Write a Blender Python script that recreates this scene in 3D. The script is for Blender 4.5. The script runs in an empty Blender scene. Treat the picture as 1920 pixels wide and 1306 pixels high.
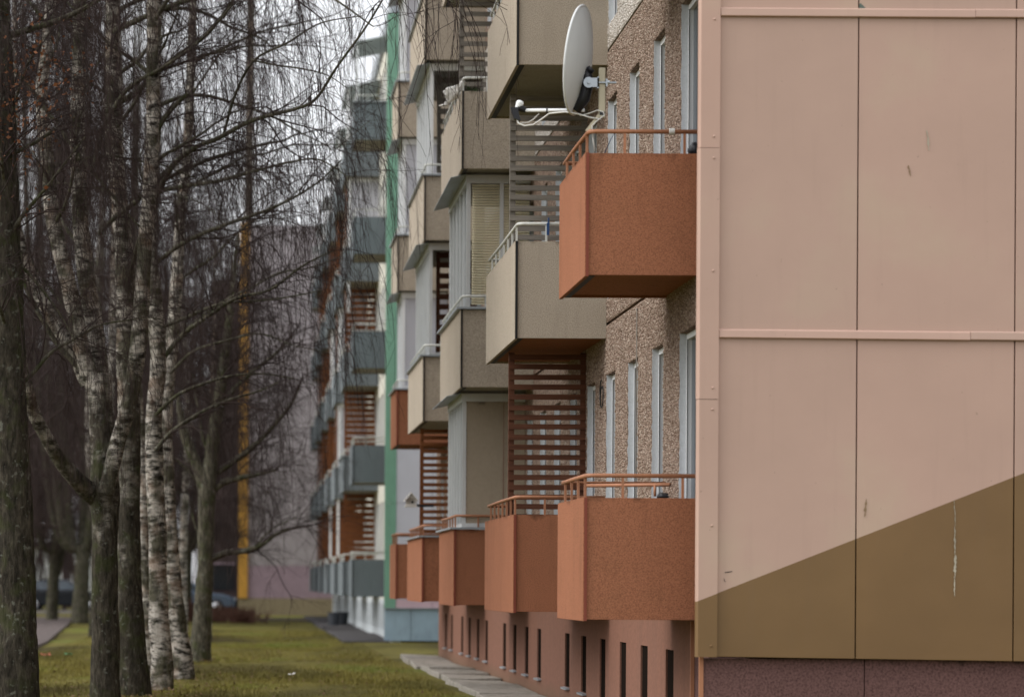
import bpy, math, random
import numpy as np
from mathutils import Matrix, Vector, noise as mnoise

random.seed(7)
rng = np.random.default_rng(7)
SC = bpy.context.scene
COL = SC.collection

# ------------------------------------------------------------------ camera
FPX, U0, V0, ROLL = 5200.0, 457.0, 1089.0, 0.0056      # survey of the photograph (1920 x 1306)
EYE = 1.4
cam_data = bpy.data.cameras.new("camera")
cam = bpy.data.objects.new("camera", cam_data)
COL.objects.link(cam)
cam.matrix_world = Matrix.Translation((0, 0, EYE)) @ Matrix.Rotation(math.radians(90), 4, 'X') @ Matrix.Rotation(ROLL, 4, 'Z')
cam_data.sensor_width = 36.0
cam_data.lens = FPX / 1920 * 36.0
cam_data.shift_x = (960 - U0) / 1920
cam_data.shift_y = (V0 - 653) / 1920
cam_data.clip_start, cam_data.clip_end = 0.5, 3000
cam_data.dof.use_dof = True
cam_data.dof.focus_distance = 26.0
cam_data.dof.aperture_fstop = 1.75
SC.camera = cam

# ------------------------------------------------------------------ sky, sun, exposure
SUN_EL, SUN_AZ = math.radians(38), math.radians(-97)   # azimuth from +Y, clockwise: from the left and behind
world = bpy.data.worlds.new("World")
SC.world = world
world.use_nodes = True
nt = world.node_tree
nt.nodes.clear()
w_out = nt.nodes.new("ShaderNodeOutputWorld")
sky = nt.nodes.new("ShaderNodeTexSky")
sky.sky_type = 'NISHITA'
sky.sun_disc = False
sky.sun_elevation = SUN_EL
sky.sun_rotation = SUN_AZ
sky.dust_density = 4.0
hs = nt.nodes.new("ShaderNodeHueSaturation")
hs.inputs["Saturation"].default_value = 0.3
bg1 = nt.nodes.new("ShaderNodeBackground")
bg1.inputs["Strength"].default_value = 0.05
nt.links.new(sky.outputs[0], hs.inputs["Color"])
nt.links.new(hs.outputs[0], bg1.inputs["Color"])
# overcast cloud layer: three times brighter at the zenith than at the horizon
tc = nt.nodes.new("ShaderNodeTexCoord")
sx = nt.nodes.new("ShaderNodeSeparateXYZ")
nt.links.new(tc.outputs["Generated"], sx.inputs[0])
rampm = nt.nodes.new("ShaderNodeMapRange")
rampm.inputs["From Min"].default_value = 0.0
rampm.inputs["From Max"].default_value = 1.0
rampm.inputs["To Min"].default_value = 0.84
rampm.inputs["To Max"].default_value = 1.75
nt.links.new(sx.outputs["Z"], rampm.inputs["Value"])
cn = nt.nodes.new("ShaderNodeTexNoise")
cn.inputs["Scale"].default_value = 3.0
cn.inputs["Detail"].default_value = 4.0
nt.links.new(tc.outputs["Generated"], cn.inputs["Vector"])
cm = nt.nodes.new("ShaderNodeMapRange")
cm.inputs["To Min"].default_value = 0.9
cm.inputs["To Max"].default_value = 1.1
nt.links.new(cn.outputs[0], cm.inputs["Value"])
mul = nt.nodes.new("ShaderNodeMath")
mul.operation = 'MULTIPLY'
nt.links.new(rampm.outputs[0], mul.inputs[0])
nt.links.new(cm.outputs[0], mul.inputs[1])
bg2 = nt.nodes.new("ShaderNodeBackground")
bg2.inputs["Color"].default_value = (0.95, 0.965, 1.0, 1)
nt.links.new(mul.outputs[0], bg2.inputs["Strength"])
addn = nt.nodes.new("ShaderNodeAddShader")
nt.links.new(bg1.outputs[0], addn.inputs[0])
nt.links.new(bg2.outputs[0], addn.inputs[1])
nt.links.new(addn.outputs[0], w_out.inputs["Surface"])

sun_data = bpy.data.lights.new("sun", 'SUN')
sun_data.energy = 1.55
sun_data.angle = math.radians(35)
sun_data.color = (1.0, 0.965, 0.91)
sun = bpy.data.objects.new("sun", sun_data)
COL.objects.link(sun)
sdir = Vector((math.sin(SUN_AZ) * math.cos(SUN_EL), math.cos(SUN_AZ) * math.cos(SUN_EL), math.sin(SUN_EL)))
sun.rotation_euler = sdir.to_track_quat('Z', 'Y').to_euler()
sun.location = (0, 0, 40)

SC.view_settings.view_transform = 'Standard'
SC.view_settings.look = 'None'
SC.view_settings.exposure = 0.0
SC.view_settings.gamma = 1.0
SC.view_settings.use_curve_mapping = False
SC.cycles.max_bounces = 6
SC.cycles.use_denoising = True
SC.cycles.denoiser = 'OPENIMAGEDENOISE'
SC.cycles.denoising_input_passes = 'RGB_ALBEDO_NORMAL'
SC.cycles.denoising_prefilter = 'ACCURATE'


def at(u, v, d):
    """the point at distance d that the photograph's pixel (u, v) shows"""
    du, dv = u - U0, v - V0
    return Vector(((du + ROLL * dv) * d / FPX, d, EYE - (dv - ROLL * du) * d / FPX))


# ------------------------------------------------------------------ materials
class NT:
    def __init__(s, name):
        s.m = bpy.data.materials.new(name)
        s.m.use_nodes = True
        s.t = s.m.node_tree
        s.b = s.t.nodes["Principled BSDF"]
        s.pos = None

    def n(s, kind, **kw):
        x = s.t.nodes.new(kind)
        for k, v in kw.items():
            if k in x.inputs:
                x.inputs[k].default_value = v
            else:
                setattr(x, k, v)
        return x

    def l(s, a, b):
        s.t.links.new(a, b)

    def position(s, scale=(1, 1, 1)):
        if s.pos is None:
            s.pos = s.n("ShaderNodeNewGeometry").outputs["Position"]
        if scale == (1, 1, 1):
            return s.pos
        mp = s.n("ShaderNodeMapping")
        mp.inputs["Scale"].default_value = scale
        s.l(s.pos, mp.inputs["Vector"])
        return mp.outputs[0]

    def noise(s, scale, detail=3, stretch=(1, 1, 1), rough=0.55):
        x = s.n("ShaderNodeTexNoise", Scale=scale, Detail=detail, Roughness=rough)
        s.l(s.position(stretch), x.inputs["Vector"])
        return x.outputs[0]

    def ramp(s, fac, stops):
        r = s.n("ShaderNodeValToRGB")
        e = r.color_ramp.elements
        while len(e) < len(stops):
            e.new(0.5)
        for i, (p, c) in enumerate(stops):
            e[i].position = p
            e[i].color = (*c, 1) if len(c) == 3 else c
        s.l(fac, r.inputs[0])
        return r.outputs[0]

    def maprange(s, fac, a, b, c, d):
        r = s.n("ShaderNodeMapRange")
        for k, v in zip(("From Min", "From Max", "To Min", "To Max"), (a, b, c, d)):
            r.inputs[k].default_value = v
        s.l(fac, r.inputs["Value"])
        return r.outputs[0]

    def mix(s, fac, a, b, mode='MIX'):
        x = s.n("ShaderNodeMix")
        x.data_type = 'RGBA'
        x.blend_type = mode
        for sock, val in ((x.inputs[0], fac), (x.inputs[6], a), (x.inputs[7], b)):
            if isinstance(val, bpy.types.NodeSocket):
                s.l(val, sock)
            elif isinstance(val, (int, float)):
                sock.default_value = val if sock.type == 'VALUE' else (val, val, val, 1)
            else:
                sock.default_value = (*val, 1)
        return x.outputs[2]

    def bump(s, h, strength, dist=0.01):
        b = s.n("ShaderNodeBump", Strength=strength, Distance=dist)
        s.l(h, b.inputs["Height"])
        s.l(b.outputs[0], s.b.inputs["Normal"])

    def done(s, color, rough=0.8, metal=0.0, spec=0.3):
        if isinstance(color, bpy.types.NodeSocket):
            s.l(color, s.b.inputs["Base Color"])
        else:
            s.b.inputs["Base Color"].default_value = (*color, 1)
        s.b.inputs["Roughness"].default_value = rough
        s.b.inputs["Metallic"].default_value = metal
        s.b.inputs["Specular IOR Level"].default_value = spec
        return s.m


def sc3(c, k):
    return tuple(min(1, max(0, x * k)) for x in c)


def stucco(name, c, var=0.42, fine=105, bump=0.5, dirt=(0.03, 0.025, 0.018), dirt_amt=0.35, moss=0.0, grime=0.7):
    t = NT(name)
    g = t.noise(fine, 4, rough=0.7)
    col = t.ramp(g, [(0.28, sc3(c, 1 - var * 1.5)), (0.5, c), (0.72, sc3(c, 1 + var))])
    big = t.noise(1.3, 5, (1, 1, 0.55))
    col = t.mix(t.maprange(big, 0.3, 0.75, 0, 0.22), col, sc3(c, 0.62))
    st = t.noise(2.2, 5, (3.5, 3.5, 0.5))
    col = t.mix(t.maprange(st, 0.55, 0.8, 0, dirt_amt), col, dirt)
    if moss:
        ms = t.noise(5, 5)
        col = t.mix(t.maprange(ms, 0.52, 0.75, 0, moss), col, (0.05, 0.05, 0.02))
    gen = t.n("ShaderNodeTexCoord").outputs["Generated"]
    sg = t.n("ShaderNodeSeparateXYZ")
    t.l(gen, sg.inputs[0])
    ew = t.n("ShaderNodeMath", operation='ADD')
    t.l(sg.outputs[2], ew.inputs[0])
    t.l(t.maprange(t.noise(7, 5, (1, 1, 0.6)), 0.3, 0.75, -0.07, 0.035), ew.inputs[1])
    col = t.mix(t.maprange(ew.outputs[0], 0.955, 1.01, 0, grime), col, sc3(dirt, 0.9))
    t.bump(g, bump, 0.008)
    return t.done(col, 0.92, spec=0.15)


def paint(name, c, rough=0.5, var=0.06, metal=0.0, dirt=0.12):
    t = NT(name)
    big = t.noise(2.5, 4)
    col = t.ramp(big, [(0.3, sc3(c, 1 - var)), (0.7, sc3(c, 1 + var))])
    st = t.noise(6, 5, (2, 2, 0.4))
    col = t.mix(t.maprange(st, 0.56, 0.8, 0, dirt), col, sc3(c, 0.3))
    return t.done(col, rough, metal)


def wood(name, c, stretch=(1.2, 30, 30), rough=0.75):
    t = NT(name)
    g = t.noise(1.6, 5, stretch, 0.65)
    col = t.ramp(g, [(0.25, sc3(c, 0.5)), (0.5, c), (0.8, sc3(c, 1.55))])
    big = t.noise(3.1, 3, (0.4, 1, 6))
    col = t.mix(t.maprange(big, 0.35, 0.7, 0, 0.45), col, sc3(c, 0.55))
    t.bump(g, 0.3, 0.004)
    return t.done(col, rough, spec=0.2)


M = {}
M['orange'] = stucco('orange_render', (0.332, 0.137, 0.075), dirt=(0.09, 0.04, 0.022), dirt_amt=0.3, moss=0.10)
M['beige'] = stucco('beige_render', (0.455, 0.388, 0.312), dirt=(0.12, 0.095, 0.06), dirt_amt=0.2, moss=0.06)
M['blue'] = stucco('blue_grey_render', (0.185, 0.210, 0.225), dirt=(0.05, 0.06, 0.06), dirt_amt=0.4)
M['seam'] = paint('red_seam_paint', (0.20, 0.05, 0.03), 0.7)
M['rail_o'] = paint('orange_rail_paint', (0.37, 0.165, 0.088), 0.5, 0.14, dirt=0.45)
M['rail_w'] = paint('white_rail_paint', (0.62, 0.62, 0.58), 0.45, 0.1, dirt=0.5)
M['under'] = stucco('slab_underside', (0.36, 0.33, 0.28), bump=0.2, dirt_amt=0.2)
M['under_o'] = stucco('slab_underside_orange', (0.30, 0.12, 0.06), bump=0.2, dirt_amt=0.3)
M['tar'] = paint('bitumen', (0.012, 0.012, 0.012), 0.6)
M['flash'] = paint('zinc_flashing', (0.34, 0.37, 0.40), 0.45, 0.1, metal=0.2)
M['pvc'] = paint('white_pvc', (0.78, 0.79, 0.80), 0.35, 0.03)
M['alu'] = paint('grey_aluminium', (0.62, 0.63, 0.63), 0.4, 0.06, metal=0.2)
M['plaster'] = stucco('white_plaster', (0.56, 0.585, 0.61), var=0.08, fine=40, bump=0.25, dirt=(0.4, 0.4, 0.38), dirt_amt=0.3)
M['gasket'] = paint('dark_gasket', (0.02, 0.022, 0.024), 0.5)
M['slat_b'] = wood('brown_slat_wood', (0.125, 0.05, 0.028))
M['slat_r'] = wood('rust_slat_wood', (0.20, 0.072, 0.026))
M['slat_g'] = wood('weathered_grey_wood', (0.23, 0.205, 0.175))
M['screen_plain'] = stucco('pale_panel', (0.40, 0.33, 0.25), var=0.05, fine=25, bump=0.05, dirt_amt=0.15)
M['lilac'] = paint('lilac_grey_cladding', (0.50, 0.50, 0.55), 0.55, 0.03, dirt=0.1)
M['pinkstrip'] = paint('dusty_pink_cladding', (0.50, 0.36, 0.40), 0.55, 0.03)
M['green'] = paint('green_cladding', (0.165, 0.325, 0.235), 0.55, 0.06, dirt=0.25)
M['cream'] = stucco('cream_wall', (0.66, 0.64, 0.56), var=0.08, fine=30, bump=0.2, dirt_amt=0.2)
M['plinthblue'] = paint('blue_grey_plinth_sheet', (0.27, 0.36, 0.42), 0.45, 0.1, dirt=0.3)
M['plinthwhite'] = paint('pale_plinth_sheet', (0.52, 0.56, 0.58), 0.5, 0.06, dirt=0.25)
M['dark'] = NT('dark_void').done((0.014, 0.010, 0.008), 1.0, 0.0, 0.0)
M['roof'] = paint('roof_felt', (0.05, 0.05, 0.055), 0.9)
M['backwall'] = stucco('plain_rear_render', (0.38, 0.34, 0.30), bump=0.2)
M['b3grey'] = paint('grey_gable_render', (0.36, 0.325, 0.335), 0.8, 0.12, dirt=0.3)
M['b3purple'] = paint('purple_panel_render', (0.33, 0.245, 0.285), 0.8, 0.1, dirt=0.25)
M['b3plinth'] = stucco('ochre_plinth', (0.30, 0.25, 0.16), bump=0.2)
M['b3brown'] = paint('dark_brown_render', (0.075, 0.052, 0.05), 0.8, 0.15)
M['yellow'] = paint('ochre_yellow_paint', (0.56, 0.30, 0.055), 0.6, 0.15, dirt=0.35)
M['palewall'] = paint('far_pale_wall', (0.62, 0.64, 0.64), 0.7, 0.04)
M['steel'] = paint('zinc_steel', (0.42, 0.46, 0.50), 0.35, 0.1, metal=0.6)
M['dishwhite'] = paint('dish_paint', (0.66, 0.675, 0.68), 0.4, 0.05, dirt=0.12)
M['blackplastic'] = paint('black_plastic', (0.018, 0.018, 0.022), 0.35)
M['tubebeige'] = paint('beige_tube_paint', (0.50, 0.45, 0.33), 0.5, 0.12, dirt=0.3)
M['cable'] = paint('white_cable', (0.66, 0.65, 0.62), 0.5)
M['birdwood'] = paint('pale_birdhouse_wood', (0.62, 0.58, 0.53), 0.7, 0.1, dirt=0.2)
M['fir'] = paint('dry_fir_needles', (0.05, 0.085, 0.03), 0.8, 0.3)
M['blueplastic'] = paint('blue_plastic', (0.02, 0.06, 0.17), 0.4)
M['scrape'] = paint('white_scrape', (0.40, 0.36, 0.28), 0.8, 0.3)
M['brownscrape'] = paint('brown_scrape', (0.25, 0.17, 0.10), 0.8)
M['ink'] = paint('marker_ink', (0.02, 0.018, 0.018), 0.6)
M['concrete'] = stucco('paving_concrete', (0.30, 0.275, 0.24), var=0.2, fine=35, bump=0.4, dirt=(0.07, 0.06, 0.045), dirt_amt=0.75, moss=0.7)
M['asphalt'] = stucco('asphalt', (0.075, 0.07, 0.072), var=0.2, fine=60, bump=0.3, dirt_amt=0.1)
M['pathm'] = stucco('worn_path', (0.155, 0.125, 0.12), var=0.15, fine=30, bump=0.2)
M['rubber'] = paint('tyre_rubber', (0.015, 0.015, 0.016), 0.8)
M['rim'] = paint('wheel_rim', (0.6, 0.61, 0.63), 0.3, metal=0.6)
M['carblue'] = paint('dark_blue_car_paint', (0.10, 0.135, 0.19), 0.22, 0.02)
M['carblack'] = paint('black_car_paint', (0.014, 0.016, 0.02), 0.2, 0.02)
M['carwhite'] = paint('pale_car_paint', (0.55, 0.57, 0.58), 0.25, 0.02)
M['carlamp'] = paint('car_lamp', (0.75, 0.77, 0.8), 0.15)
M['redtail'] = paint('tail_lamp', (0.4, 0.01, 0.01), 0.2)
M['litter_o'] = paint('orange_litter', (0.55, 0.18, 0.10), 0.6)
M['litter_w'] = paint('white_litter', (0.7, 0.68, 0.66), 0.6)
M['litter_g'] = paint('green_litter', (0.06, 0.22, 0.08), 0.6)
M['pot'] = paint('dark_pot', (0.05, 0.055, 0.065), 0.6)
M['chip'] = paint('bare_edge', (0.12, 0.15, 0.13), 0.8)


def glass_mat():
    t = NT('window_glass')
    return t.done((0.05, 0.065, 0.08), 0.06, 0.0, 0.6)


M['glass'] = glass_mat()


def enclosure_glass():
    t = NT('balcony_glass')
    fr = t.n("ShaderNodeFresnel", IOR=1.5)
    tr = t.n("ShaderNodeBsdfTransparent", Color=(0.86, 0.89, 0.90, 1))
    gl = t.n("ShaderNodeBsdfGlossy", Roughness=0.04)
    df = t.n("ShaderNodeBsdfDiffuse", Color=(0.6, 0.62, 0.62, 1))
    m1 = t.n("ShaderNodeMixShader")
    m2 = t.n("ShaderNodeMixShader")
    dust = t.noise(5, 5, (1, 1, 0.4))
    t.l(t.maprange(dust, 0.4, 0.8, 0.10, 0.35), m1.inputs[0])
    t.l(tr.outputs[0], m1.inputs[1])
    t.l(df.outputs[0], m1.inputs[2])
    t.l(fr.outputs[0], m2.inputs[0])
    t.l(m1.outputs[0], m2.inputs[1])
    t.l(gl.outputs[0], m2.inputs[2])
    out = [n_ for n_ in t.t.nodes if n_.type == 'OUTPUT_MATERIAL'][0]
    t.l(m2.outputs[0], out.inputs[0])
    return t.m


M['eglass'] = enclosure_glass()


def polycarb():
    t = NT('pale_polycarbonate')
    d = t.n("ShaderNodeBsdfDiffuse", Color=(0.44, 0.47, 0.47, 1))
    tl = t.n("ShaderNodeBsdfTranslucent", Color=(0.48, 0.52, 0.52, 1))
    mx = t.n("ShaderNodeMixShader")
    mx.inputs[0].default_value = 0.4
    t.l(d.outputs[0], mx.inputs[1])
    t.l(tl.outputs[0], mx.inputs[2])
    out = [n_ for n_ in t.t.nodes if n_.type == 'OUTPUT_MATERIAL'][0]
    t.l(mx.outputs[0], out.inputs[0])
    return t.m


M['polycarb'] = polycarb()


def blind_mat():
    t = NT('yellow_blind')
    return t.done((0.80, 0.73, 0.53), 0.6)


M['blind'] = blind_mat()


def bag_mat():
    t = NT('thin_plastic')
    n = t.noise(14, 4)
    col = t.ramp(n, [(0.35, (0.62, 0.58, 0.52)), (0.6, (0.74, 0.72, 0.68)), (0.75, (0.55, 0.40, 0.25))])
    t.b.inputs["Transmission Weight"].default_value = 0.25
    t.b.inputs["IOR"].default_value = 1.1
    t.bump(t.noise(22, 4), 0.6, 0.02)
    return t.done(col, 0.3, 0, 0.5)


M['bag'] = bag_mat()


def pebble_mat(name, cols, sc=52.0):
    """coarse exposed pebble dash"""
    t = NT(name)
    v = t.n("ShaderNodeTexVoronoi", Scale=sc)
    dist = t.noise(9, 3)
    t.l(t.position((1.0, 1.0, 0.62)), v.inputs["Vector"])
    sepc = t.n("ShaderNodeSeparateColor")
    t.l(v.outputs["Color"], sepc.inputs[0])
    col = t.ramp(sepc.outputs[0], [(0.0, cols[0]), (0.35, cols[1]), (0.65, cols[2]), (1.0, cols[3])])
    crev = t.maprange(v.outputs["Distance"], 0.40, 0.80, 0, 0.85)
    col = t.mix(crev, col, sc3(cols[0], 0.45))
    big = t.noise(2.2, 5, (1, 1.5, 0.35))
    col = t.mix(t.maprange(big, 0.45, 0.75, 0, 0.35), col, sc3(cols[1], 0.55))
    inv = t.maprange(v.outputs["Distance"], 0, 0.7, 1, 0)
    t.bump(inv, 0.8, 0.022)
    return t.done(col, 0.85, spec=0.2)


M['pebble'] = pebble_mat('brown_pebble_dash', [(0.16, 0.098, 0.07), (0.27, 0.18, 0.132), (0.35, 0.255, 0.195), (0.47, 0.37, 0.295)])
M['pebble_pale'] = pebble_mat('pale_pebble_dash', [(0.40, 0.35, 0.30), (0.55, 0.50, 0.44), (0.66, 0.61, 0.55), (0.74, 0.70, 0.66)])


def plinth_mat():
    t = NT('pinkish_plinth_render')
    c = (0.225, 0.112, 0.078)
    g = t.noise(30, 4)
    col = t.ramp(g, [(0.3, sc3(c, 0.85)), (0.7, sc3(c, 1.12))])
    st = t.noise(1.6, 5, (4, 4, 0.4))
    col = t.mix(t.maprange(st, 0.45, 0.75, 0, 0.45), col, (0.17, 0.092, 0.068))
    sep = t.n("ShaderNodeSeparateXYZ")
    t.l(t.position(), sep.inputs[0])
    n2 = t.noise(5, 4)
    w = t.n("ShaderNodeMath", operation='ADD')
    t.l(sep.outputs[2], w.inputs[0])
    t.l(t.maprange(n2, 0, 1, -0.12, 0.12), w.inputs[1])
    col = t.mix(t.maprange(w.outputs[0], 0.0, 0.25, 0.6, 0), col, (0.13, 0.10, 0.06))
    t.bump(g, 0.2, 0.006)
    return t.done(col, 0.9, spec=0.15)


M['plinth'] = plinth_mat()
M['maroon'] = stucco('maroon_granite_render', (0.140, 0.076, 0.069), var=0.45, fine=55, bump=0.5, dirt_amt=0.1)

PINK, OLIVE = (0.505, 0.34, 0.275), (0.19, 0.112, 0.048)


def clad_mat():
    """gable sheet paint: pink with an olive field under a slanting line"""
    t = NT('gable_cladding_paint')
    sep = t.n("ShaderNodeSeparateXYZ")
    t.l(t.position(), sep.inputs[0])
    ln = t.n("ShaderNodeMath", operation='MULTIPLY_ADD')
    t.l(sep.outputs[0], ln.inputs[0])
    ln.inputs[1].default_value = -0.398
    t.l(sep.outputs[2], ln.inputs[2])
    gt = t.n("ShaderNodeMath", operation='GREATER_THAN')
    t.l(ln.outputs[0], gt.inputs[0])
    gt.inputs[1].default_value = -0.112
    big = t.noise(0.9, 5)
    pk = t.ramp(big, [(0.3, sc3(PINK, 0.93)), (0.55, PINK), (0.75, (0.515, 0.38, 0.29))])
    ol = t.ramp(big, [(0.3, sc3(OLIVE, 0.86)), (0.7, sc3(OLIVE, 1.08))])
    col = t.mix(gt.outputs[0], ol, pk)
    st = t.noise(2.2, 6, (5, 5, 0.35))
    col = t.mix(t.maprange(st, 0.55, 0.85, 0, 0.09), col, (0.16, 0.11, 0.08))
    sp = t.noise(26, 3)
    col = t.mix(t.maprange(sp, 0.73, 0.76, 0, 0.35), col, (0.10, 0.07, 0.05))
    oi = t.n("ShaderNodeObjectInfo")
    col = t.mix(1.0, col, t.ramp(oi.outputs["Random"], [(0.0, (0.94, 0.955, 0.95)), (1.0, (1.03, 1.01, 1.0))]), 'MULTIPLY')
    t.bump(t.noise(3, 3), 0.10, 0.03)
    return t.done(col, 0.5, spec=0.3)


M['clad'] = clad_mat()


def bark_mat(name, white_from, white_to, dark=(0.042, 0.036, 0.027), white=(0.45, 0.412, 0.365), moss=0.5):
    """dark rough bark low down, white birch skin with dark bands and lenticels higher up"""
    t = NT(name)
    sep = t.n("ShaderNodeSeparateXYZ")
    t.l(t.position(), sep.inputs[0])
    rough_n = t.noise(9, 6, (2.6, 2.6, 0.7), 0.7)
    dk = t.ramp(rough_n, [(0.32, sc3(dark, 0.25)), (0.5, dark), (0.7, sc3(dark, 2.3))])
    ms = t.noise(4.5, 5)
    dk = t.mix(t.maprange(ms, 0.5, 0.66, 0, moss), dk, (0.042, 0.052, 0.014))
    lich = t.noise(13, 5)
    dk = t.mix(t.maprange(lich, 0.60, 0.68, 0, 0.55), dk, (0.20, 0.205, 0.17))
    bands = t.noise(3.0, 6, (2.0, 2.0, 5.0), 0.7)
    wt = t.ramp(bands, [(0.40, sc3(dark, 0.45)), (0.48, sc3(white, 0.4)), (0.56, white), (0.75, sc3(white, 1.12))])
    len_ = t.noise(14, 3, (0.8, 0.8, 5))
    wt = t.mix(t.maprange(len_, 0.60, 0.68, 0, 0.8), wt, sc3(dark, 0.5))
    peel = t.noise(3.4, 5)
    wt = t.mix(t.maprange(peel, 0.52, 0.66, 0, 0.6), wt, (0.20, 0.135, 0.095))
    grn = t.noise(1.9, 6, (1.5, 1.5, 1.2))
    wt = t.mix(t.maprange(grn, 0.50, 0.60, 0, 0.88), wt, t.mix(t.maprange(rough_n, 0.4, 0.6, 0, 1), (0.028, 0.026, 0.016), (0.085, 0.08, 0.05)))
    pn = t.noise(2.4, 5, (1.6, 1.6, 0.9))
    zz = t.n("ShaderNodeMath", operation='ADD')
    t.l(sep.outputs[2], zz.inputs[0])
    t.l(t.maprange(pn, 0.3, 0.7, -1.6, 1.6), zz.inputs[1])
    f = t.maprange(zz.outputs[0], white_from, white_to, 0, 1)
    col = t.mix(f, dk, wt)
    t.bump(rough_n, 0.9, 0.03)
    return t.done(col, 0.9, spec=0.12)


M['bark_dark'] = bark_mat('dark_furrowed_bark', 40, 50)
M['bark_mid'] = bark_mat('birch_bark_dark_foot', 2.3, 4.2)
M['bark_low'] = bark_mat('birch_bark_patchy', 1.6, 4.6)
M['bark_white'] = bark_mat('birch_bark_white', -1.6, 0.1)
M['bark_pale'] = bark_mat('far_pale_bark', -3, -2, white=(0.30, 0.25, 0.21))
M['bark_limb'] = bark_mat('grey_limb_bark', 30, 40, dark=(0.075, 0.068, 0.05), moss=0.6)


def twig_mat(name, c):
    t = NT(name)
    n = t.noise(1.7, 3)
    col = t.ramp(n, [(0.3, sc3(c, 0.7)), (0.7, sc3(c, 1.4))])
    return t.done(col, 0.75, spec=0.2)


M['twig'] = twig_mat('birch_twig_bark', (0.030, 0.018, 0.016))
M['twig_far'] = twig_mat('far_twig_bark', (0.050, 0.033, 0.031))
M['twig_red'] = twig_mat('reddish_shrub_bark', (0.10, 0.048, 0.034))
M['leafdry'] = paint('dead_leaf', (0.17, 0.062, 0.022), 0.7, 0.4)


def lawn_mat():
    t = NT('mossy_lawn')
    a = t.noise(0.42, 6, (0.8, 0.3, 1), 0.6)
    col = t.ramp(a, [(0.34, (0.060, 0.046, 0.018)), (0.44, (0.115, 0.100, 0.026)), (0.54, (0.18, 0.155, 0.042)), (0.68, (0.135, 0.165, 0.028))])
    b = t.noise(7, 6)
    col = t.mix(t.maprange(b, 0.45, 0.75, 0, 0.6), col, (0.065, 0.050, 0.020))
    c = t.noise(60, 3)
    col = t.mix(t.maprange(c, 0.35, 0.7, 0, 0.45), col, (0.045, 0.042, 0.012))
    t.bump(t.noise(25, 5), 0.8, 0.05)
    return t.done(col, 0.95, spec=0.1)


M['lawn'] = lawn_mat()


def blade_mat():
    t = NT('grass_blade')
    a = t.noise(0.42, 6, (0.8, 0.3, 1), 0.6)
    col = t.ramp(a, [(0.34, (0.075, 0.056, 0.022)), (0.44, (0.135, 0.120, 0.030)), (0.54, (0.225, 0.190, 0.045)), (0.68, (0.145, 0.185, 0.030))])
    b = t.noise(9, 4)
    col = t.mix(t.maprange(b, 0.45, 0.7, 0, 0.5), col, (0.085, 0.070, 0.030))
    return t.done(col, 0.8, spec=0.15)


M['blade'] = blade_mat()

# ------------------------------------------------------------------ mesh helpers
WLOC = {}


def wl(o):
    return WLOC.get(o.name, Vector((0, 0, 0))) if o else Vector((0, 0, 0))


def link(name, me, loc, parent=None):
    o = bpy.data.objects.new(name, me)
    COL.objects.link(o)
    if parent:
        o.parent = parent
    o.location = Vector(loc) - wl(parent)
    WLOC[o.name] = Vector(loc)
    return o


def empty(name, loc):
    o = link(name, None, loc)
    o.empty_display_size = 0.2
    return o


def tag(o, label=None, cat=None, group=None, kind=None):
    for k, v in (('label', label), ('category', cat), ('group', group), ('kind', kind)):
        if v:
            o[k] = v
    return o


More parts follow.
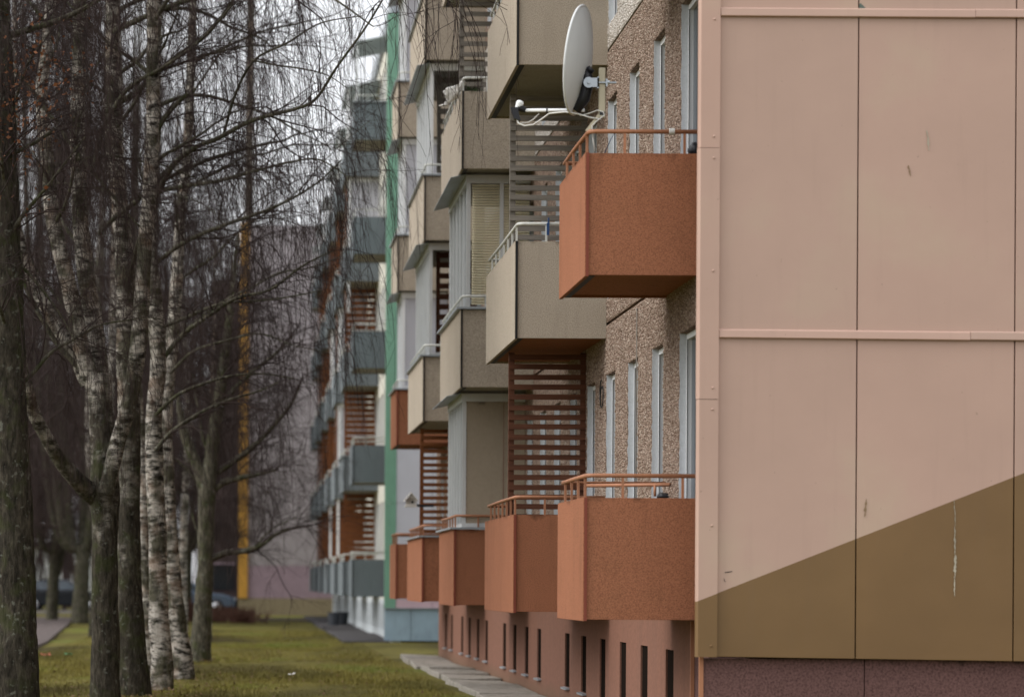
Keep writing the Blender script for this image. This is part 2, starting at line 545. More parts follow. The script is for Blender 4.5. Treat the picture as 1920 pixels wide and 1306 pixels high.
class MB:
    def __init__(s):
        s.v, s.f = [], []

    def box(s, x0, x1, y0, y1, z0, z1):
        return s.hexa([(x0, y0, z0), (x1, y0, z0), (x1, y1, z0), (x0, y1, z0), (x0, y0, z1), (x1, y0, z1), (x1, y1, z1), (x0, y1, z1)])

    def hexa(s, p):
        b = len(s.v)
        s.v += [tuple(q) for q in p]
        for q in ((0, 3, 2, 1), (4, 5, 6, 7), (0, 1, 5, 4), (1, 2, 6, 5), (2, 3, 7, 6), (3, 0, 4, 7)):
            s.f.append(tuple(b + i for i in q))
        return s

    def prism(s, poly, axis, a, b):
        """extrude a polygon given in the two other axes"""
        n, k = len(poly), len(s.v)

        def P(q, t):
            return {'x': (t, q[0], q[1]), 'y': (q[0], t, q[1]), 'z': (q[0], q[1], t)}[axis]
        s.v += [P(q, a) for q in poly] + [P(q, b) for q in poly]
        s.f.append(tuple(k + i for i in range(n)))
        s.f.append(tuple(k + n + i for i in reversed(range(n))))
        for i in range(n):
            j = (i + 1) % n
            s.f.append((k + i, k + n + i, k + n + j, k + j))
        return s

    def tube(s, pts, r, n=8, cap=True):
        pts = [Vector(p) for p in pts]
        rs = r if isinstance(r, (list, tuple)) else [r] * len(pts)
        b = len(s.v)
        prev = None
        for i, p in enumerate(pts):
            d = (pts[min(i + 1, len(pts) - 1)] - pts[max(i - 1, 0)]).normalized()
            if prev is None:
                u = d.cross(Vector((0, 0, 1)))
                if u.length < 0.05:
                    u = d.cross(Vector((0, 1, 0)))
            else:
                u = prev - d * prev.dot(d)
            u.normalize()
            prev = u
            w = d.cross(u)
            for k in range(n):
                a = 2 * math.pi * (k + 0.5) / n
                s.v.append(tuple(p + (u * math.cos(a) + w * math.sin(a)) * rs[i]))
        for i in range(len(pts) - 1):
            for k in range(n):
                k2 = (k + 1) % n
                s.f.append((b + i * n + k, b + i * n + k2, b + (i + 1) * n + k2, b + (i + 1) * n + k))
        if cap:
            s.f.append(tuple(b + k for k in reversed(range(n))))
            s.f.append(tuple(b + (len(pts) - 1) * n + k for k in range(n)))
        return s

    def lathe(s, c, axis, prof, n=20):
        """prof: (distance along the axis, radius)"""
        axis = Vector(axis).normalized()
        u = axis.cross(Vector((0, 0, 1)))
        if u.length < 0.05:
            u = axis.cross(Vector((0, 1, 0)))
        u.normalize()
        w = axis.cross(u)
        b = len(s.v)
        for t, r in prof:
            for k in range(n):
                a = 2 * math.pi * k / n
                s.v.append(tuple(Vector(c) + axis * t + (u * math.cos(a) + w * math.sin(a)) * r))
        for i in range(len(prof) - 1):
            for k in range(n):
                k2 = (k + 1) % n
                s.f.append((b + i * n + k, b + i * n + k2, b + (i + 1) * n + k2, b + (i + 1) * n + k))
        return s

    def build(s, name, mat, parent=None, smooth=False, base=False, bevel=0):
        a = np.array(s.v)
        lo, hi = a.min(0), a.max(0)
        c = (lo + hi) / 2
        if base:
            c[2] = lo[2]
        me = bpy.data.meshes.new(name)
        me.from_pydata([tuple(q) for q in (a - c)], [], s.f)
        me.materials.append(mat)
        if smooth:
            me.polygons.foreach_set("use_smooth", [True] * len(me.polygons))
        me.update()
        o = link(name, me, c, parent)
        if bevel:
            m = o.modifiers.new("bevel", 'BEVEL')
            m.width = bevel
            m.segments = 2
        return o


BOXES = {}


def boxpart(name, mat, parent, c, d):
    """a box part that shares its mesh with alike boxes"""
    key = (name, mat.name, tuple(round(x, 4) for x in d))
    me = BOXES.get(key)
    if me is None:
        me = bpy.data.meshes.new(name)
        x, y, z = (q / 2 for q in d)
        m = MB().box(-x, x, -y, y, -z, z)
        me.from_pydata(m.v, [], m.f)
        me.materials.append(mat)
        BOXES[key] = me
    return link(name, me, c, parent)


def arrays_mesh(name, verts, quads, mat, smooth=True, tris=False):
    me = bpy.data.meshes.new(name)
    k = 3 if tris else 4
    me.vertices.add(len(verts))
    me.vertices.foreach_set("co", verts.astype(np.float32).ravel())
    me.loops.add(quads.size)
    me.loops.foreach_set("vertex_index", quads.astype(np.int32).ravel())
    me.polygons.add(len(quads))
    me.polygons.foreach_set("loop_start", np.arange(0, quads.size, k, dtype=np.int32))
    me.polygons.foreach_set("loop_total", np.full(len(quads), k, dtype=np.int32))
    if smooth:
        me.polygons.foreach_set("use_smooth", np.ones(len(quads), dtype=bool))
    me.materials.append(mat)
    me.update(calc_edges=True)
    return me


# ================================================================== ground, lawn, road, path
def make_ground():
    xs = np.concatenate([np.linspace(-400, -14, 12), np.linspace(-12, 14, 66), np.linspace(18, 400, 12)])
    ys = np.concatenate([np.linspace(-200, 10, 8), np.linspace(14, 110, 120), np.linspace(115, 900, 14)])
    X, Y = np.meshgrid(xs, ys)
    Z = np.zeros_like(X)
    for i in range(X.shape[0]):
        for j in range(X.shape[1]):
            x, y = X[i, j], Y[i, j]
            if -11 < x < 2.7 and 24 < y < 104:
                Z[i, j] = 0.05 * mnoise.noise((x * 0.5, y * 0.22, 3.1)) + 0.02 * mnoise.noise((x * 1.7, y * 0.9, 7.7)) - 0.02
    v = np.stack([X, Y, Z], -1).reshape(-1, 3)
    nx, ny = len(xs), len(ys)
    q = []
    for i in range(ny - 1):
        for j in range(nx - 1):
            a = i * nx + j
            q.append((a, a + 1, a + nx + 1, a + nx))
    o = link('ground', arrays_mesh('ground', v, np.array(q), M['lawn']), (0, 0, -0.01))
    tag(o, kind='structure')


make_ground()


def make_grass(n=150000):
    y = 29 + (rng.random(n) ** 1.5) * 52
    x = rng.uniform(-1, 1, n)
    lo = -3.4 - (y - 30) * 0.1
    x = lo + (x + 1) / 2 * (2.72 - lo)
    keep = ~((x > -6.0) & (x < -3.9) & (y > 55)) | (rng.random(n) < 0.0)
    x, y = x[keep], y[keep]
    n = len(x)
    h = rng.uniform(0.02, 0.055, n)
    a = rng.uniform(0, math.pi, n)
    w = rng.uniform(0.003, 0.008, n)
    dx, dy = np.cos(a) * w, np.sin(a) * w
    lean = rng.normal(0, 0.022, (n, 2))
    z0 = np.full(n, -0.05)
    v = np.empty((n, 3, 3))
    v[:, 0] = np.stack([x - dx, y - dy, z0], -1)
    v[:, 1] = np.stack([x + dx, y + dy, z0], -1)
    v[:, 2] = np.stack([x + lean[:, 0], y + lean[:, 1], z0 + h + 0.03], -1)
    o = link('grass', arrays_mesh('grass', v.reshape(-1, 3), np.arange(n * 3).reshape(-1, 3), M['blade'], False, True), (0, 0, 0))
    tag(o, 'short mossy yellow green grass of the lawn beside the blocks', 'grass', kind='stuff')


make_grass()

p = [(-4.75, 50), (-4.0, 50), (-4.15, 62), (-5.3, 88), (-6.0, 101), (-7.5, 101), (-6.6, 86), (-5.2, 62)]
m = MB()
m.prism([(x_ - 0.25, y_) for x_, y_ in p], 'z', -0.05, 0.035)
tag(m.build('footpath', M['pathm']), kind='structure')
tag(MB().box(-60, 40, 101, 103, -0.05, 0.04).build('cross_path', M['pathm']), kind='structure')
tag(MB().box(-80, -2.0, 117.5, 131, -0.1, 0.012).build('road', M['asphalt']), kind='structure')
tag(MB().box(-80, -2.0, 117.2, 117.5, -0.1, 0.12).build('kerb', M['concrete']), kind='structure')


# concrete slabs along the near block
def pavement(x0, x1, y0, y1, step, mat, zt, irregular):
    root = empty('pavement', ((x0 + x1) / 2, y0, 0))
    tag(root, kind='structure')
    y = y0
    while y < y1 - 0.3:
        L = step * random.uniform(0.85, 1.2)
        ye = min(y + L, y1)
        j = irregular
        a = x0 + random.uniform(-j, j)
        b = x0 + random.uniform(-j, j)
        t = [zt + random.uniform(-0.03, 0.03) * (irregular > 0) for _ in range(4)]
        g = 0.012
        MB().hexa([(a, y + g, -0.15), (x1, y + g, -0.15), (x1, ye - g, -0.15), (b, ye - g, -0.15),
                   (a, y + g, t[0]), (x1, y + g, t[1]), (x1, ye - g, t[2]), (b, ye - g, t[3])]).build('paving_slab', mat, root, bevel=0.012)
        y = ye
    return root


pavement(2.86, 3.6, 21.0, 51.3, 2.3, M['concrete'], 0.055, 0.06)
pavement(2.35, 3.42, 64.6, 108, 2.6, M['asphalt'], 0.05, 0.03)

# ================================================================== building helpers
HMAX = 15.0


def holed_wall(parent, name, mat, x0, x1, ya, yb, z0, z1, holes, ha, hb):
    """a wall along Y with vertical openings from ha to hb: band below, band above, piers"""
    m = MB()
    if not holes:
        m.box(x0, x1, ya, yb, z0, z1)
    else:
        m.box(x0, x1, ya, yb, z0, ha)
        m.box(x0, x1, ya, yb, hb, z1)
        y = ya
        for a, b in holes:
            if a > y:
                m.box(x0, x1, y, a, ha, hb)
            y = b
        if yb > y:
            m.box(x0, x1, y, yb, ha, hb)
    return m.build(name, mat, parent)


REVEAL_ME = []


def reveal_mesh(h, depth):
    """white plastered reveal with a ragged outer edge"""
    out = []
    for s in range(3):
        r = random.Random(40 + s)
        n = 46
        m = MB()
        pts = []
        for i in range(n + 1):
            z = -h / 2 + h * i / n
            e = 0.006 + 0.016 * abs(mnoise.noise((s * 9.1, z * 7, 2.0))) + 0.008 * r.random()
            pts.append((e, z))
        poly = [(-x_, z_) for x_, z_ in []]
        for i in range(n):
            (e0, z0), (e1, z1) = pts[i], pts[i + 1]
            # jamb facing the near side (-Y); outer edge wanders
            m.hexa([(e0 - 0.012, -0.008, z0), (depth, -0.008, z0), (depth, 0, z0), (e0 - 0.012, 0, z0),
                    (e1 - 0.012, -0.008, z1), (depth, -0.008, z1), (depth, 0, z1), (e1 - 0.012, 0, z1)])
        me = bpy.data.meshes.new('reveal')
        me.from_pydata(m.v, [], m.f)
        me.materials.append(M['plaster'])
        out.append(me)
    return out


def facade(parent, xf, ya, yb, fars, ow, floors, zf0, mats, wtop, wbot, reveal_d, wide_first=0.0):
    """storey walls with narrow tall windows; fars = far jambs of the windows"""
    holes = [(f - ow, f) for f in sorted(fars) if f - ow > ya - 0.02 and f < yb]
    if wide_first:
        holes[0] = (holes[0][0] - wide_first, holes[0][1])
    revs = reveal_mesh(wtop - wbot, reveal_d)
    h, fw = wtop - wbot, 0.05
    frames = {}

    def frame(w):
        if w not in frames:
            fm = MB()
            for a in ((-w / 2 + .004, -w / 2 + fw), (w / 2 - fw - .009, w / 2 - .009)):
                fm.box(0, 0.05, a[0], a[1], -h / 2 + 0.004, h / 2 - 0.004)
            fm.box(0, 0.05, -w / 2 + fw, w / 2 - fw - .009, -h / 2 + 0.004, -h / 2 + fw)
            fm.box(0, 0.05, -w / 2 + fw, w / 2 - fw - .009, h / 2 - fw, h / 2 - 0.004)
            me = bpy.data.meshes.new('window')
            me.from_pydata(fm.v, [], fm.f)
            me.materials.append(M['pvc'])
            frames[w] = me
        return frames[w]
    for k in range(floors):
        z0, z1 = zf0 + 2.7 * k, zf0 + 2.7 * (k + 1) - 0.03
        wb, wt = wbot + 2.7 * k, wtop + 2.7 * k
        holed_wall(parent, 'facade_wall', mats[min(k, len(mats) - 1)], xf, xf + 0.3, ya, yb, z0, z1, holes, wb, wt)
        for i, (a, b) in enumerate(holes):
            cy, cz, w_ = (a + b) / 2, (wb + wt) / 2, round(b - a, 3)
            w = link('window', frame(w_), (xf + reveal_d, cy, cz), parent)
            boxpart('pane', M['glass'], w, (xf + reveal_d + 0.042, cy - 0.002, cz), (0.012, w_ - 2 * fw - 0.012, h - 2 * fw - 0.004))
            boxpart('gasket', M['gasket'], w, (xf + reveal_d - 0.001, b - fw - 0.012, cz), (0.004, 0.010, h - 2 * fw))
            link('reveal', revs[(i * 7 + k * 3) % 3], (xf, b - 0.001, cz), w)


RAILCACHE = {}


def balcony(parent, xo, xf, y0, y1, ztop, h, mat, rail, under, ledge=False, near_side=True, nb=0.45, drip=True):
    """slab with front panel, two side panels, hand rail and balusters"""
    zb = ztop - h
    o = MB().box(xo + 0.03, xf, y0 + 0.035, y1 - 0.035, zb + 0.02, zb + 0.15).build('balcony', under, parent)
    MB().box(xo - 0.004, xo + 0.028, y0 - 0.012, y1 + 0.012, zb - 0.012, ztop + 0.004).build('front_panel', mat, o, bevel=0.003)
    MB().box(xo + 0.028, xf, y0, y0 + 0.035, zb, ztop).build('side_panel', mat, o, bevel=0.003)
    MB().box(xo + 0.028, xf, y1 - 0.035, y1, zb, ztop).build('side_panel', mat, o)
    MB().box(xo + 0.004, xo + 0.026, y0 - 0.017, y0 - 0.0125, zb - 0.01, ztop + 0.002).build('corner_bead', M['seam'] if mat is M['orange'] else M['tar'], o)
    if drip:
        MB().box(xo + 0.030, xo + 0.085, y0 + 0.04, y1 - 0.04, zb - 0.004, zb + 0.019).build('drip_strip', M['tar'], o)
    if ledge:
        m = MB()
        m.box(xo - 0.05, xo + 0.10, y0 - 0.05, y1 + 0.05, ztop + 0.006, ztop + 0.03)
        m.box(xo + 0.10, xf, y0 - 0.05, y0 + 0.10, ztop + 0.006, ztop + 0.03)
        m.build('ledge', M['flash'], o)
    zr = ztop + 0.175
    xr = xo + 0.03
    m = MB()
    sag = [random.uniform(-0.006, 0.006) for _ in range(4)]
    m.tube([(xf, y0 + 0.03, zr + sag[0]), (xr + 0.05, y0 + 0.03, zr + sag[1]), (xr + 0.012, y0 + 0.045, zr + sag[1]),
            (xr, y0 + 0.10, zr + sag[1]), (xr, (y0 + y1) / 2, zr + sag[2]), (xr, y1 - 0.03, zr + sag[3]), (xf, y1 - 0.03, zr)], 0.0175, 8)
    m.build('handrail', rail, o, smooth=True)
    yy = y0 + 0.16
    pts = []
    while yy < y1 - 0.1:
        pts.append((xr, yy))
        yy += nb
    pts += [(xr + 0.28, y0 + 0.03), (xr + 0.28 + 0.47, y0 + 0.03)]
    for (bx, by) in pts:
        boxpart('baluster', rail, o, (bx, by, ztop + 0.075), (0.019, 0.019, 0.17))
    return o


def slat_screen(parent, y, xl, xr, z0, z1, mat, pitch=0.104, sh=0.055, skip=None, warp=0.0):
    """horizontal slat partition standing across a balcony"""
    o = boxpart('slat_screen', mat, parent, (xl + 0.03, y, (z0 + z1) / 2), (0.06, 0.05, z1 - z0))
    boxpart('post', mat, o, (xr - 0.03, y, (z0 + z1) / 2), (0.055, 0.05, z1 - z0))
    z = z1 - 0.05
    i = 0
    while z > z0 + 0.03:
        s = boxpart('slat', mat, o, ((xl + xr) / 2, y - 0.036 + random.uniform(-0.002, 0.002), z + random.uniform(-0.006, 0.006)), (xr - xl, 0.02, sh))
        s.rotation_euler = (random.uniform(-0.05, 0.05), random.uniform(-0.006, 0.006) - warp, 0)
        z -= pitch
        i += 1
    return o


def glazing(parent, xg, xf, y0, y1, z0, z1, fmat, side='plain', n=4):
    """glass balcony enclosure: top and bottom rails, mullions and panes on the front, a screened near side"""
    m = MB()
    m.box(xg - 0.02, xf, y0 - 0.02, y0 + 0.05, z1 - 0.10, z1)
    m.box(xg - 0.02, xg + 0.05, y0 + 0.05, y1, z1 - 0.10, z1)
    o = m.build('balcony_glazing', fmat, parent)
    m = MB()
    m.box(xg - 0.01, xf, y0, y0 + 0.05, z0, z0 + 0.05)
    m.box(xg - 0.01, xg + 0.04, y0 + 0.05, y1, z0, z0 + 0.05)
    m.build('bottom_rail', fmat, o)
    st = (y1 - y0) / n
    for i in range(n + 1):
        yy = y0 + 0.03 + i * (st - 0.06 / n)
        boxpart('mullion', fmat, o, (xg + 0.018, yy, (z0 + z1) / 2 - 0.025), (0.05, 0.05, z1 - z0 - 0.15))
    for i in range(n):
        ya = y0 + 0.03 + i * (st - 0.06 / n)
        boxpart('pane', M['eglass'], o, (xg + 0.022, ya + st / 2, (z0 + z1) / 2 - 0.025), (0.008, st - 0.07, z1 - z0 - 0.15))
    zc, hh = (z0 + z1) / 2 - 0.025, z1 - z0 - 0.15
    if side == 'plain':
        boxpart('side_sheet', M['screen_plain'], o, ((xg + xf) / 2 + 0.025, y0 + 0.03, zc), (xf - xg - 0.05, 0.03, hh))
        boxpart('side_joint', M['seam'], o, (xg + 0.52, y0 + 0.0135, zc), (0.006, 0.002, hh))
    elif side == 'white':
        boxpart('side_sheet', M['lilac'], o, ((xg + xf) / 2 + 0.025, y0 + 0.03, zc), (xf - xg - 0.05, 0.03, hh))
    elif side == 'blind':
        b = MB()
        z = z1 - 0.13
        while z > z0 + 0.07:
            b.hexa([(xg + 0.06, y0 - 0.012, z - 0.015), (xf - 0.01, y0 - 0.012, z - 0.015), (xf - 0.01, y0 - 0.009, z - 0.015), (xg + 0.06, y0 - 0.009, z - 0.015),
                    (xg + 0.06, y0 + 0.026, z + 0.018), (xf - 0.01, y0 + 0.026, z + 0.018), (xf - 0.01, y0 + 0.029, z + 0.018), (xg + 0.06, y0 + 0.029, z + 0.018)])
            z -= 0.0335
        b.build('venetian_blind', M['blind'], o)
        boxpart('side_mullion', fmat, o, (xf - 0.36, y0 - 0.006, zc), (0.05, 0.02, hh))
    return o


XO, XF = 2.663, 3.57
cols = [(21.75, 23.5), (27.4, 30.6), (34.3, 37.75), (41.5, 45.1), (48.7, 50.5)]
ZT, BH = 2.07, 0.955

# ================================================================== near block
near = empty('apartment_block', (7.5, 21.2, 0))
tag(near, 'near apartment block with pink clad gable and orange and beige balconies', 'apartment block')
fars = [22.78 + 1.53 * k for k in range(-1, 19)]
fars = [f for f in fars if f < 51.0 and f > 22.0]
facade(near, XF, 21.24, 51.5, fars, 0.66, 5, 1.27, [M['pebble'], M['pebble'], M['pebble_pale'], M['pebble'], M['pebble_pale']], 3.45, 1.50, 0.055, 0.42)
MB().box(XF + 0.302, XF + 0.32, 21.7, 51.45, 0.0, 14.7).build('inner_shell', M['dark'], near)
MB().box(14.8, 15.1, 21.45, 51.5, 0, 14.75).build('rear_wall', M['backwall'], near)
MB().box(XF + 0.31, 14.8, 51.2, 51.5, 0, 14.75).build('end_wall', M['backwall'], near)
MB().box(XF - 0.08, 15.2, 21.3, 51.6, 14.78, 15.05).build('roof', M['roof'], near)
MB().box(XF + 0.04, XF + 0.3, 21.62, 51.5, 1.11, 1.262).build('floor_edge', M['plinth'], near)

# exposed pebbles of the walls nearest the gable, as real stones
def pebble_stones(k0, k1, y_end, mat_by_floor):
    octv = np.array([(1, 0, 0), (-1, 0, 0), (0, 1, 0), (0, -1, 0), (0, 0, 1), (0, 0, -1)], float)
    octf = np.array([(0, 2, 4), (2, 1, 4), (1, 3, 4), (3, 0, 4), (2, 0, 5), (1, 2, 5), (3, 1, 5), (0, 3, 5)])
    ow = 0.66
    hl = [(f - ow - (0.42 if i == 0 else 0), f) for i, f in enumerate(sorted(fars))]
    for k in range(k0, k1):
        z0, z1 = 1.27 + 2.7 * k, 1.27 + 2.7 * (k + 1) - 0.03
        wb, wt = 1.50 + 2.7 * k, 3.45 + 2.7 * k
        n = int((y_end - 21.66) * (z1 - z0) * 2150)
        y, z = rng.uniform(21.66, y_end, n), rng.uniform(z0 + 0.012, z1 - 0.012, n)
        ok = np.ones(n, bool)
        for a, b in hl:
            ok &= ~((y > a - 0.006) & (y < b + 0.006) & (z > wb - 0.004) & (z < wt + 0.008))
        ok &= ~((z < wb - 0.1) & (y > 21.75) & (y < 23.5) & (z > wb + 9))
        y, z = y[ok], z[ok]
        n = len(y)
        sz = rng.uniform(0.55, 1.25, (n, 3)) * np.array([0.0105, 0.0105, 0.0125])
        A, B = rand_unit0(n), rand_unit0(n)
        C = np.cross(A, B)
        C /= np.linalg.norm(C, axis=1, keepdims=True)
        B = np.cross(C, A)
        R = np.stack([A, B, C], 1)
        V = np.einsum('ij,njk->nik', octv, R) * sz[:, None, :] + np.stack([np.full(n, XF - 0.001), y, z], -1)[:, None, :]
        F = (octf[None] + 6 * np.arange(n)[:, None, None]).reshape(-1, 3)
        me = arrays_mesh('pebble_dash', V.reshape(-1, 3) - np.array(wl(near)), F, mat_by_floor[k], False, True)
        at_ = me.attributes.new('tone', 'FLOAT', 'POINT')
        at_.data.foreach_set('value', np.repeat(rng.random(n), 6).astype(np.float32))
        o = link('pebble_dash', me, wl(near), near)
        o['kind'] = 'stuff'


def rand_unit0(n):
    v = rng.normal(size=(n, 3))
    return v / np.linalg.norm(v, axis=1, keepdims=True)


def stone_mat(name, cols):
    t = NT(name)
    a = t.n("ShaderNodeAttribute")
    a.attribute_name = 'tone'
    col = t.ramp(a.outputs["Fac"], [(0.0, cols[0]), (0.3, cols[1]), (0.7, cols[2]), (1.0, cols[3])])
    big = t.noise(2.2, 5, (1, 1.5, 0.35))
    col = t.mix(t.maprange(big, 0.45, 0.75, 0, 0.3), col, sc3(cols[1], 0.6))
    return t.done(col, 0.8, spec=0.25)


_br = stone_mat('brown_pebbles', [(0.16, 0.105, 0.078), (0.27, 0.19, 0.145), (0.35, 0.265, 0.21), (0.48, 0.40, 0.335)])
_pl = stone_mat('pale_pebbles', [(0.36, 0.31, 0.27), (0.50, 0.45, 0.40), (0.60, 0.55, 0.50), (0.72, 0.69, 0.66)])
pebble_stones(0, 3, 31.5, [_br, _br, _pl])

# plinth with slit windows
slits = [23.55, 25.05, 26.45, 27.95, 29.5, 31.0, 33.95, 35.45, 37.0, 38.45, 41.3, 42.8, 44.4, 45.9, 48.2, 49.6]
holes = [(y - 0.22, y + 0.22) for y in slits]
XP = 3.62
holed_wall(near, 'plinth_wall', M['plinth'], XP, XP + 0.25, 22.15, 51.45, -0.1, 1.108, holes, 0.24, 0.84)
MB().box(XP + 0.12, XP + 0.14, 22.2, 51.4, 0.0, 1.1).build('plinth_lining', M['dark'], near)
for y in slits:
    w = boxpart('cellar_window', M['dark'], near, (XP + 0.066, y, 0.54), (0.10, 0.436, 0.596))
    s = boxpart('sill', M['flash'], w, (XP + 0.03, y, 0.232), (0.15, 0.50, 0.018))
    s.rotation_euler = (0, -0.12, 0)
boxpart('plinth_pier', M['maroon'], near, (XP - 0.02 + 0.2, 21.80, 0.5), (0.4, 0.66, 1.2))
boxpart('plinth_edge_strip', M['rail_o'], near, (XP - 0.038, 22.128, 0.5), (0.03, 0.03, 1.2))
boxpart('plinth_edge_strip', M['rail_o'], near, (3.512, 21.275, 0.37), (0.032, 0.03, 0.94))
# gable plinth, two sheets with a joint
for a, b in ((3.53, 4.76), (4.768, 6.0), (6.008, 7.24), (7.248, 15.1)):
    MB().box(a, b, 21.27, 21.45, -0.1, 0.83).build('plinth_panel', M['maroon'], near)
MB().box(3.88, 15.1, 21.262, 21.45, 0.832, 14.75).build('gable_core', M['dark'], near)

# gable sheets: vertical joints and slightly sloping horizontal seams
GY = 21.2
zr0 = [0.845, 3.283, 5.737, 8.19, 10.64, 13.09, 14.75]
zsl = [0.0098, 0.0052, 0.0016, 0.0, 0.0, 0.0, 0.0]
vx = [3.612, 4.678, 5.884, 7.09, 8.296, 9.502, 10.708, 11.914, 13.12, 14.326, 15.12]


def seam(i, x):
    return zr0[i] - zsl[i] * (x - 3.6)


for i in range(6):
    for j in range(len(vx) - 1):
        a, b = vx[j] + (0.0 if j == 0 else 0.005), vx[j + 1] - 0.005
        yo = random.uniform(-0.0015, 0.0015)
        z0a, z0b, z1a, z1b = seam(i, a) + 0.0, seam(i, b) + 0.0, seam(i + 1, a) - 0.004, seam(i + 1, b) - 0.004
        if i:
            z0a += 0.004
            z0b += 0.004
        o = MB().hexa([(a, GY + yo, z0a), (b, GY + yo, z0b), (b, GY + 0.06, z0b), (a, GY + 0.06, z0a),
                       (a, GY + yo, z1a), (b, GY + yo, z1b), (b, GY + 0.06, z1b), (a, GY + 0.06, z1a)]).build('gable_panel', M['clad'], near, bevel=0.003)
    if i:
        xs_ = [3.618, 5.565, 8.0, 10.5, 13.0, 15.12] if i == 2 else [3.618, 5.54, 7.9, 10.4, 12.9, 15.12]
        for j in range(5):
            a, b = xs_[j] + 0.001, xs_[j + 1] - 0.001
            dz = 0.003 if j % 2 else 0.0
            zb_, zt_ = -0.002 + dz, 0.055 + dz
            MB().hexa([(a, GY - 0.030, seam(i, a) + zb_), (b, GY - 0.030, seam(i, b) + zb_), (b, GY - 0.003, seam(i, b) + zb_ - 0.006), (a, GY - 0.003, seam(i, a) + zb_ - 0.006),
                       (a, GY - 0.024, seam(i, a) + zt_), (b, GY - 0.024, seam(i, b) + zt_), (b, GY - 0.003, seam(i, b) + zt_ + 0.012), (a, GY - 0.003, seam(i, a) + zt_ + 0.012)]).build('seam_bar', M['clad'], near, bevel=0.004)
# folded corner trim in lapped lengths
zc = [0.842, 2.81, 4.727, 6.65, 8.6, 10.55, 12.5, 14.75]
for i in range(7):
    off = 0.003 * (i % 2)
    a, b = zc[i], zc[i + 1] - 0.004
    c = MB().prism([(3.455 - off, 21.185), (3.470, 21.168 - off), (3.616, 21.168 - off), (3.616, 21.199), (3.49, 21.199), (3.49, 21.235), (3.455 - off, 21.235)], 'z', a, b).build('corner_trim', M['clad'], near)
    for zz in (a + 0.085, (a + b) / 2 + 0.02, b - 0.075):
        s = MB().lathe((3.57, 21.168 - off, zz), (0, -1, 0), [(0, 0.010), (0.003, 0.0095), (0.006, 0.006), (0.0068, 0.0001)], 10).build('screw', M['clad'], c, smooth=True)


def mark(pts, mat, name='paint_scrape', y=GY - 0.0045):
    """a thin flake-edged mark on the gable; pts are (x, z, half width)"""
    m = MB()
    n = len(pts)
    k = 0
    for i in range(n - 1):
        (x0, z0, w0), (x1, z1, w1) = pts[i], pts[i + 1]
        m.hexa([(x0 - w0, y, z0), (x0 + w0, y, z0), (x0 + w0, y + 0.0015, z0), (x0 - w0, y + 0.0015, z0),
                (x1 - w1, y, z1), (x1 + w1, y, z1), (x1 + w1, y + 0.0015, z1), (x1 - w1, y + 0.0015, z1)])
    return m.build(name, mat, near)


def gp(u, v):
    q = at(u, v, GY)
    return q.x, q.z


def scrape(u0, v0, u1, v1, w, n, mat, name='paint_scrape', seed=1):
    r = random.Random(seed)
    pts = []
    for i in range(n):
        t = i / (n - 1)
        x, z = gp(u0 + (u1 - u0) * t + r.uniform(-1, 1) * 0.7, v0 + (v1 - v0) * t)
        pts.append((x, z, w * (0.25 + r.random()) * (0.4 + 0.6 * math.sin(math.pi * min(1, t * 1.02)))))
    mark(pts, mat, name)


scrape(1789, 937, 1791, 985, 0.004, 12, M['scrape'], seed=3)
scrape(1790, 983, 1790, 1042, 0.007, 16, M['scrape'], seed=4)
scrape(1791, 1040, 1790, 1082, 0.013, 14, M['scrape'], seed=5)
scrape(1790, 1080, 1789, 1117, 0.005, 12, M['scrape'], seed=6)
scrape(1738, 245, 1742, 282, 0.008, 10, M['scrape'], seed=8)
scrape(1703, 310, 1707, 330, 0.008, 8, M['brownscrape'], seed=9)
scrape(1624, 935, 1621, 968, 0.010, 9, M['brownscrape'], seed=10)
for a, b, w in (((1359, 1072), (1366, 1071), 0.0045), ((1366, 1071), (1373, 1070), 0.004)):
    (x0, z0), (x1, z1) = gp(*a), gp(*b)
    MB().hexa([(x0, GY - 0.0045, z0 - w), (x1, GY - 0.0045, z1 - w), (x1, GY - 0.003, z1 - w), (x0, GY - 0.003, z0 - w),
               (x0, GY - 0.0045, z0 + w * .3), (x1, GY - 0.0045, z1 + w * .3), (x1, GY - 0.003, z1 + w * .3), (x0, GY - 0.003, z0 + w * .3)]).build('ink_mark', M['ink'], near)
scrape(1357, 1084, 1360, 1090, 0.004, 5, M['ink'], 'ink_mark', 12)
(x0, z0), (x1, z1) = gp(1611, 19), gp(1628, 10)
MB().prism([(x0, z0), (x0 + 0.065, z0 - 0.002), (x0 + 0.05, z0 + 0.012), (x0 + 0.012, z1 + 0.012), (x0, z1 + 0.01)], 'y', GY - 0.0045, GY - 0.002).build('chipped_corner', M['chip'], near)

# balconies
GR, BR = M['slat_g'], M['slat_b']
balc = {}
for c, (y0, y1) in enumerate(cols):
    for k in range(5):
        orange = k == 0 or (c in (0, 4) and k == 1)
        led = (c, k) in {(2, 0), (2, 1), (3, 1), (3, 2), (4, 1), (4, 2), (4, 3), (3, 3), (3, 0)}
        ya = 35.2 if (c, k) == (2, 0) else y0
        rail = M['rail_o'] if orange else M['rail_w']
        if (c, k) == (4, 1):
            rail = M['rail_w']
        b = balcony(near, XO, XF, ya, y1, ZT + 2.7 * k, BH, M['orange'] if orange else M['beige'], rail, M['under_o'] if orange or (c == 1 and k == 1) else M['under'], led)
        balc[c, k] = b


def zspan(k):
    return ZT + 2.7 * k - 0.75, ZT + 2.7 * (k + 1) - BH - 0.012


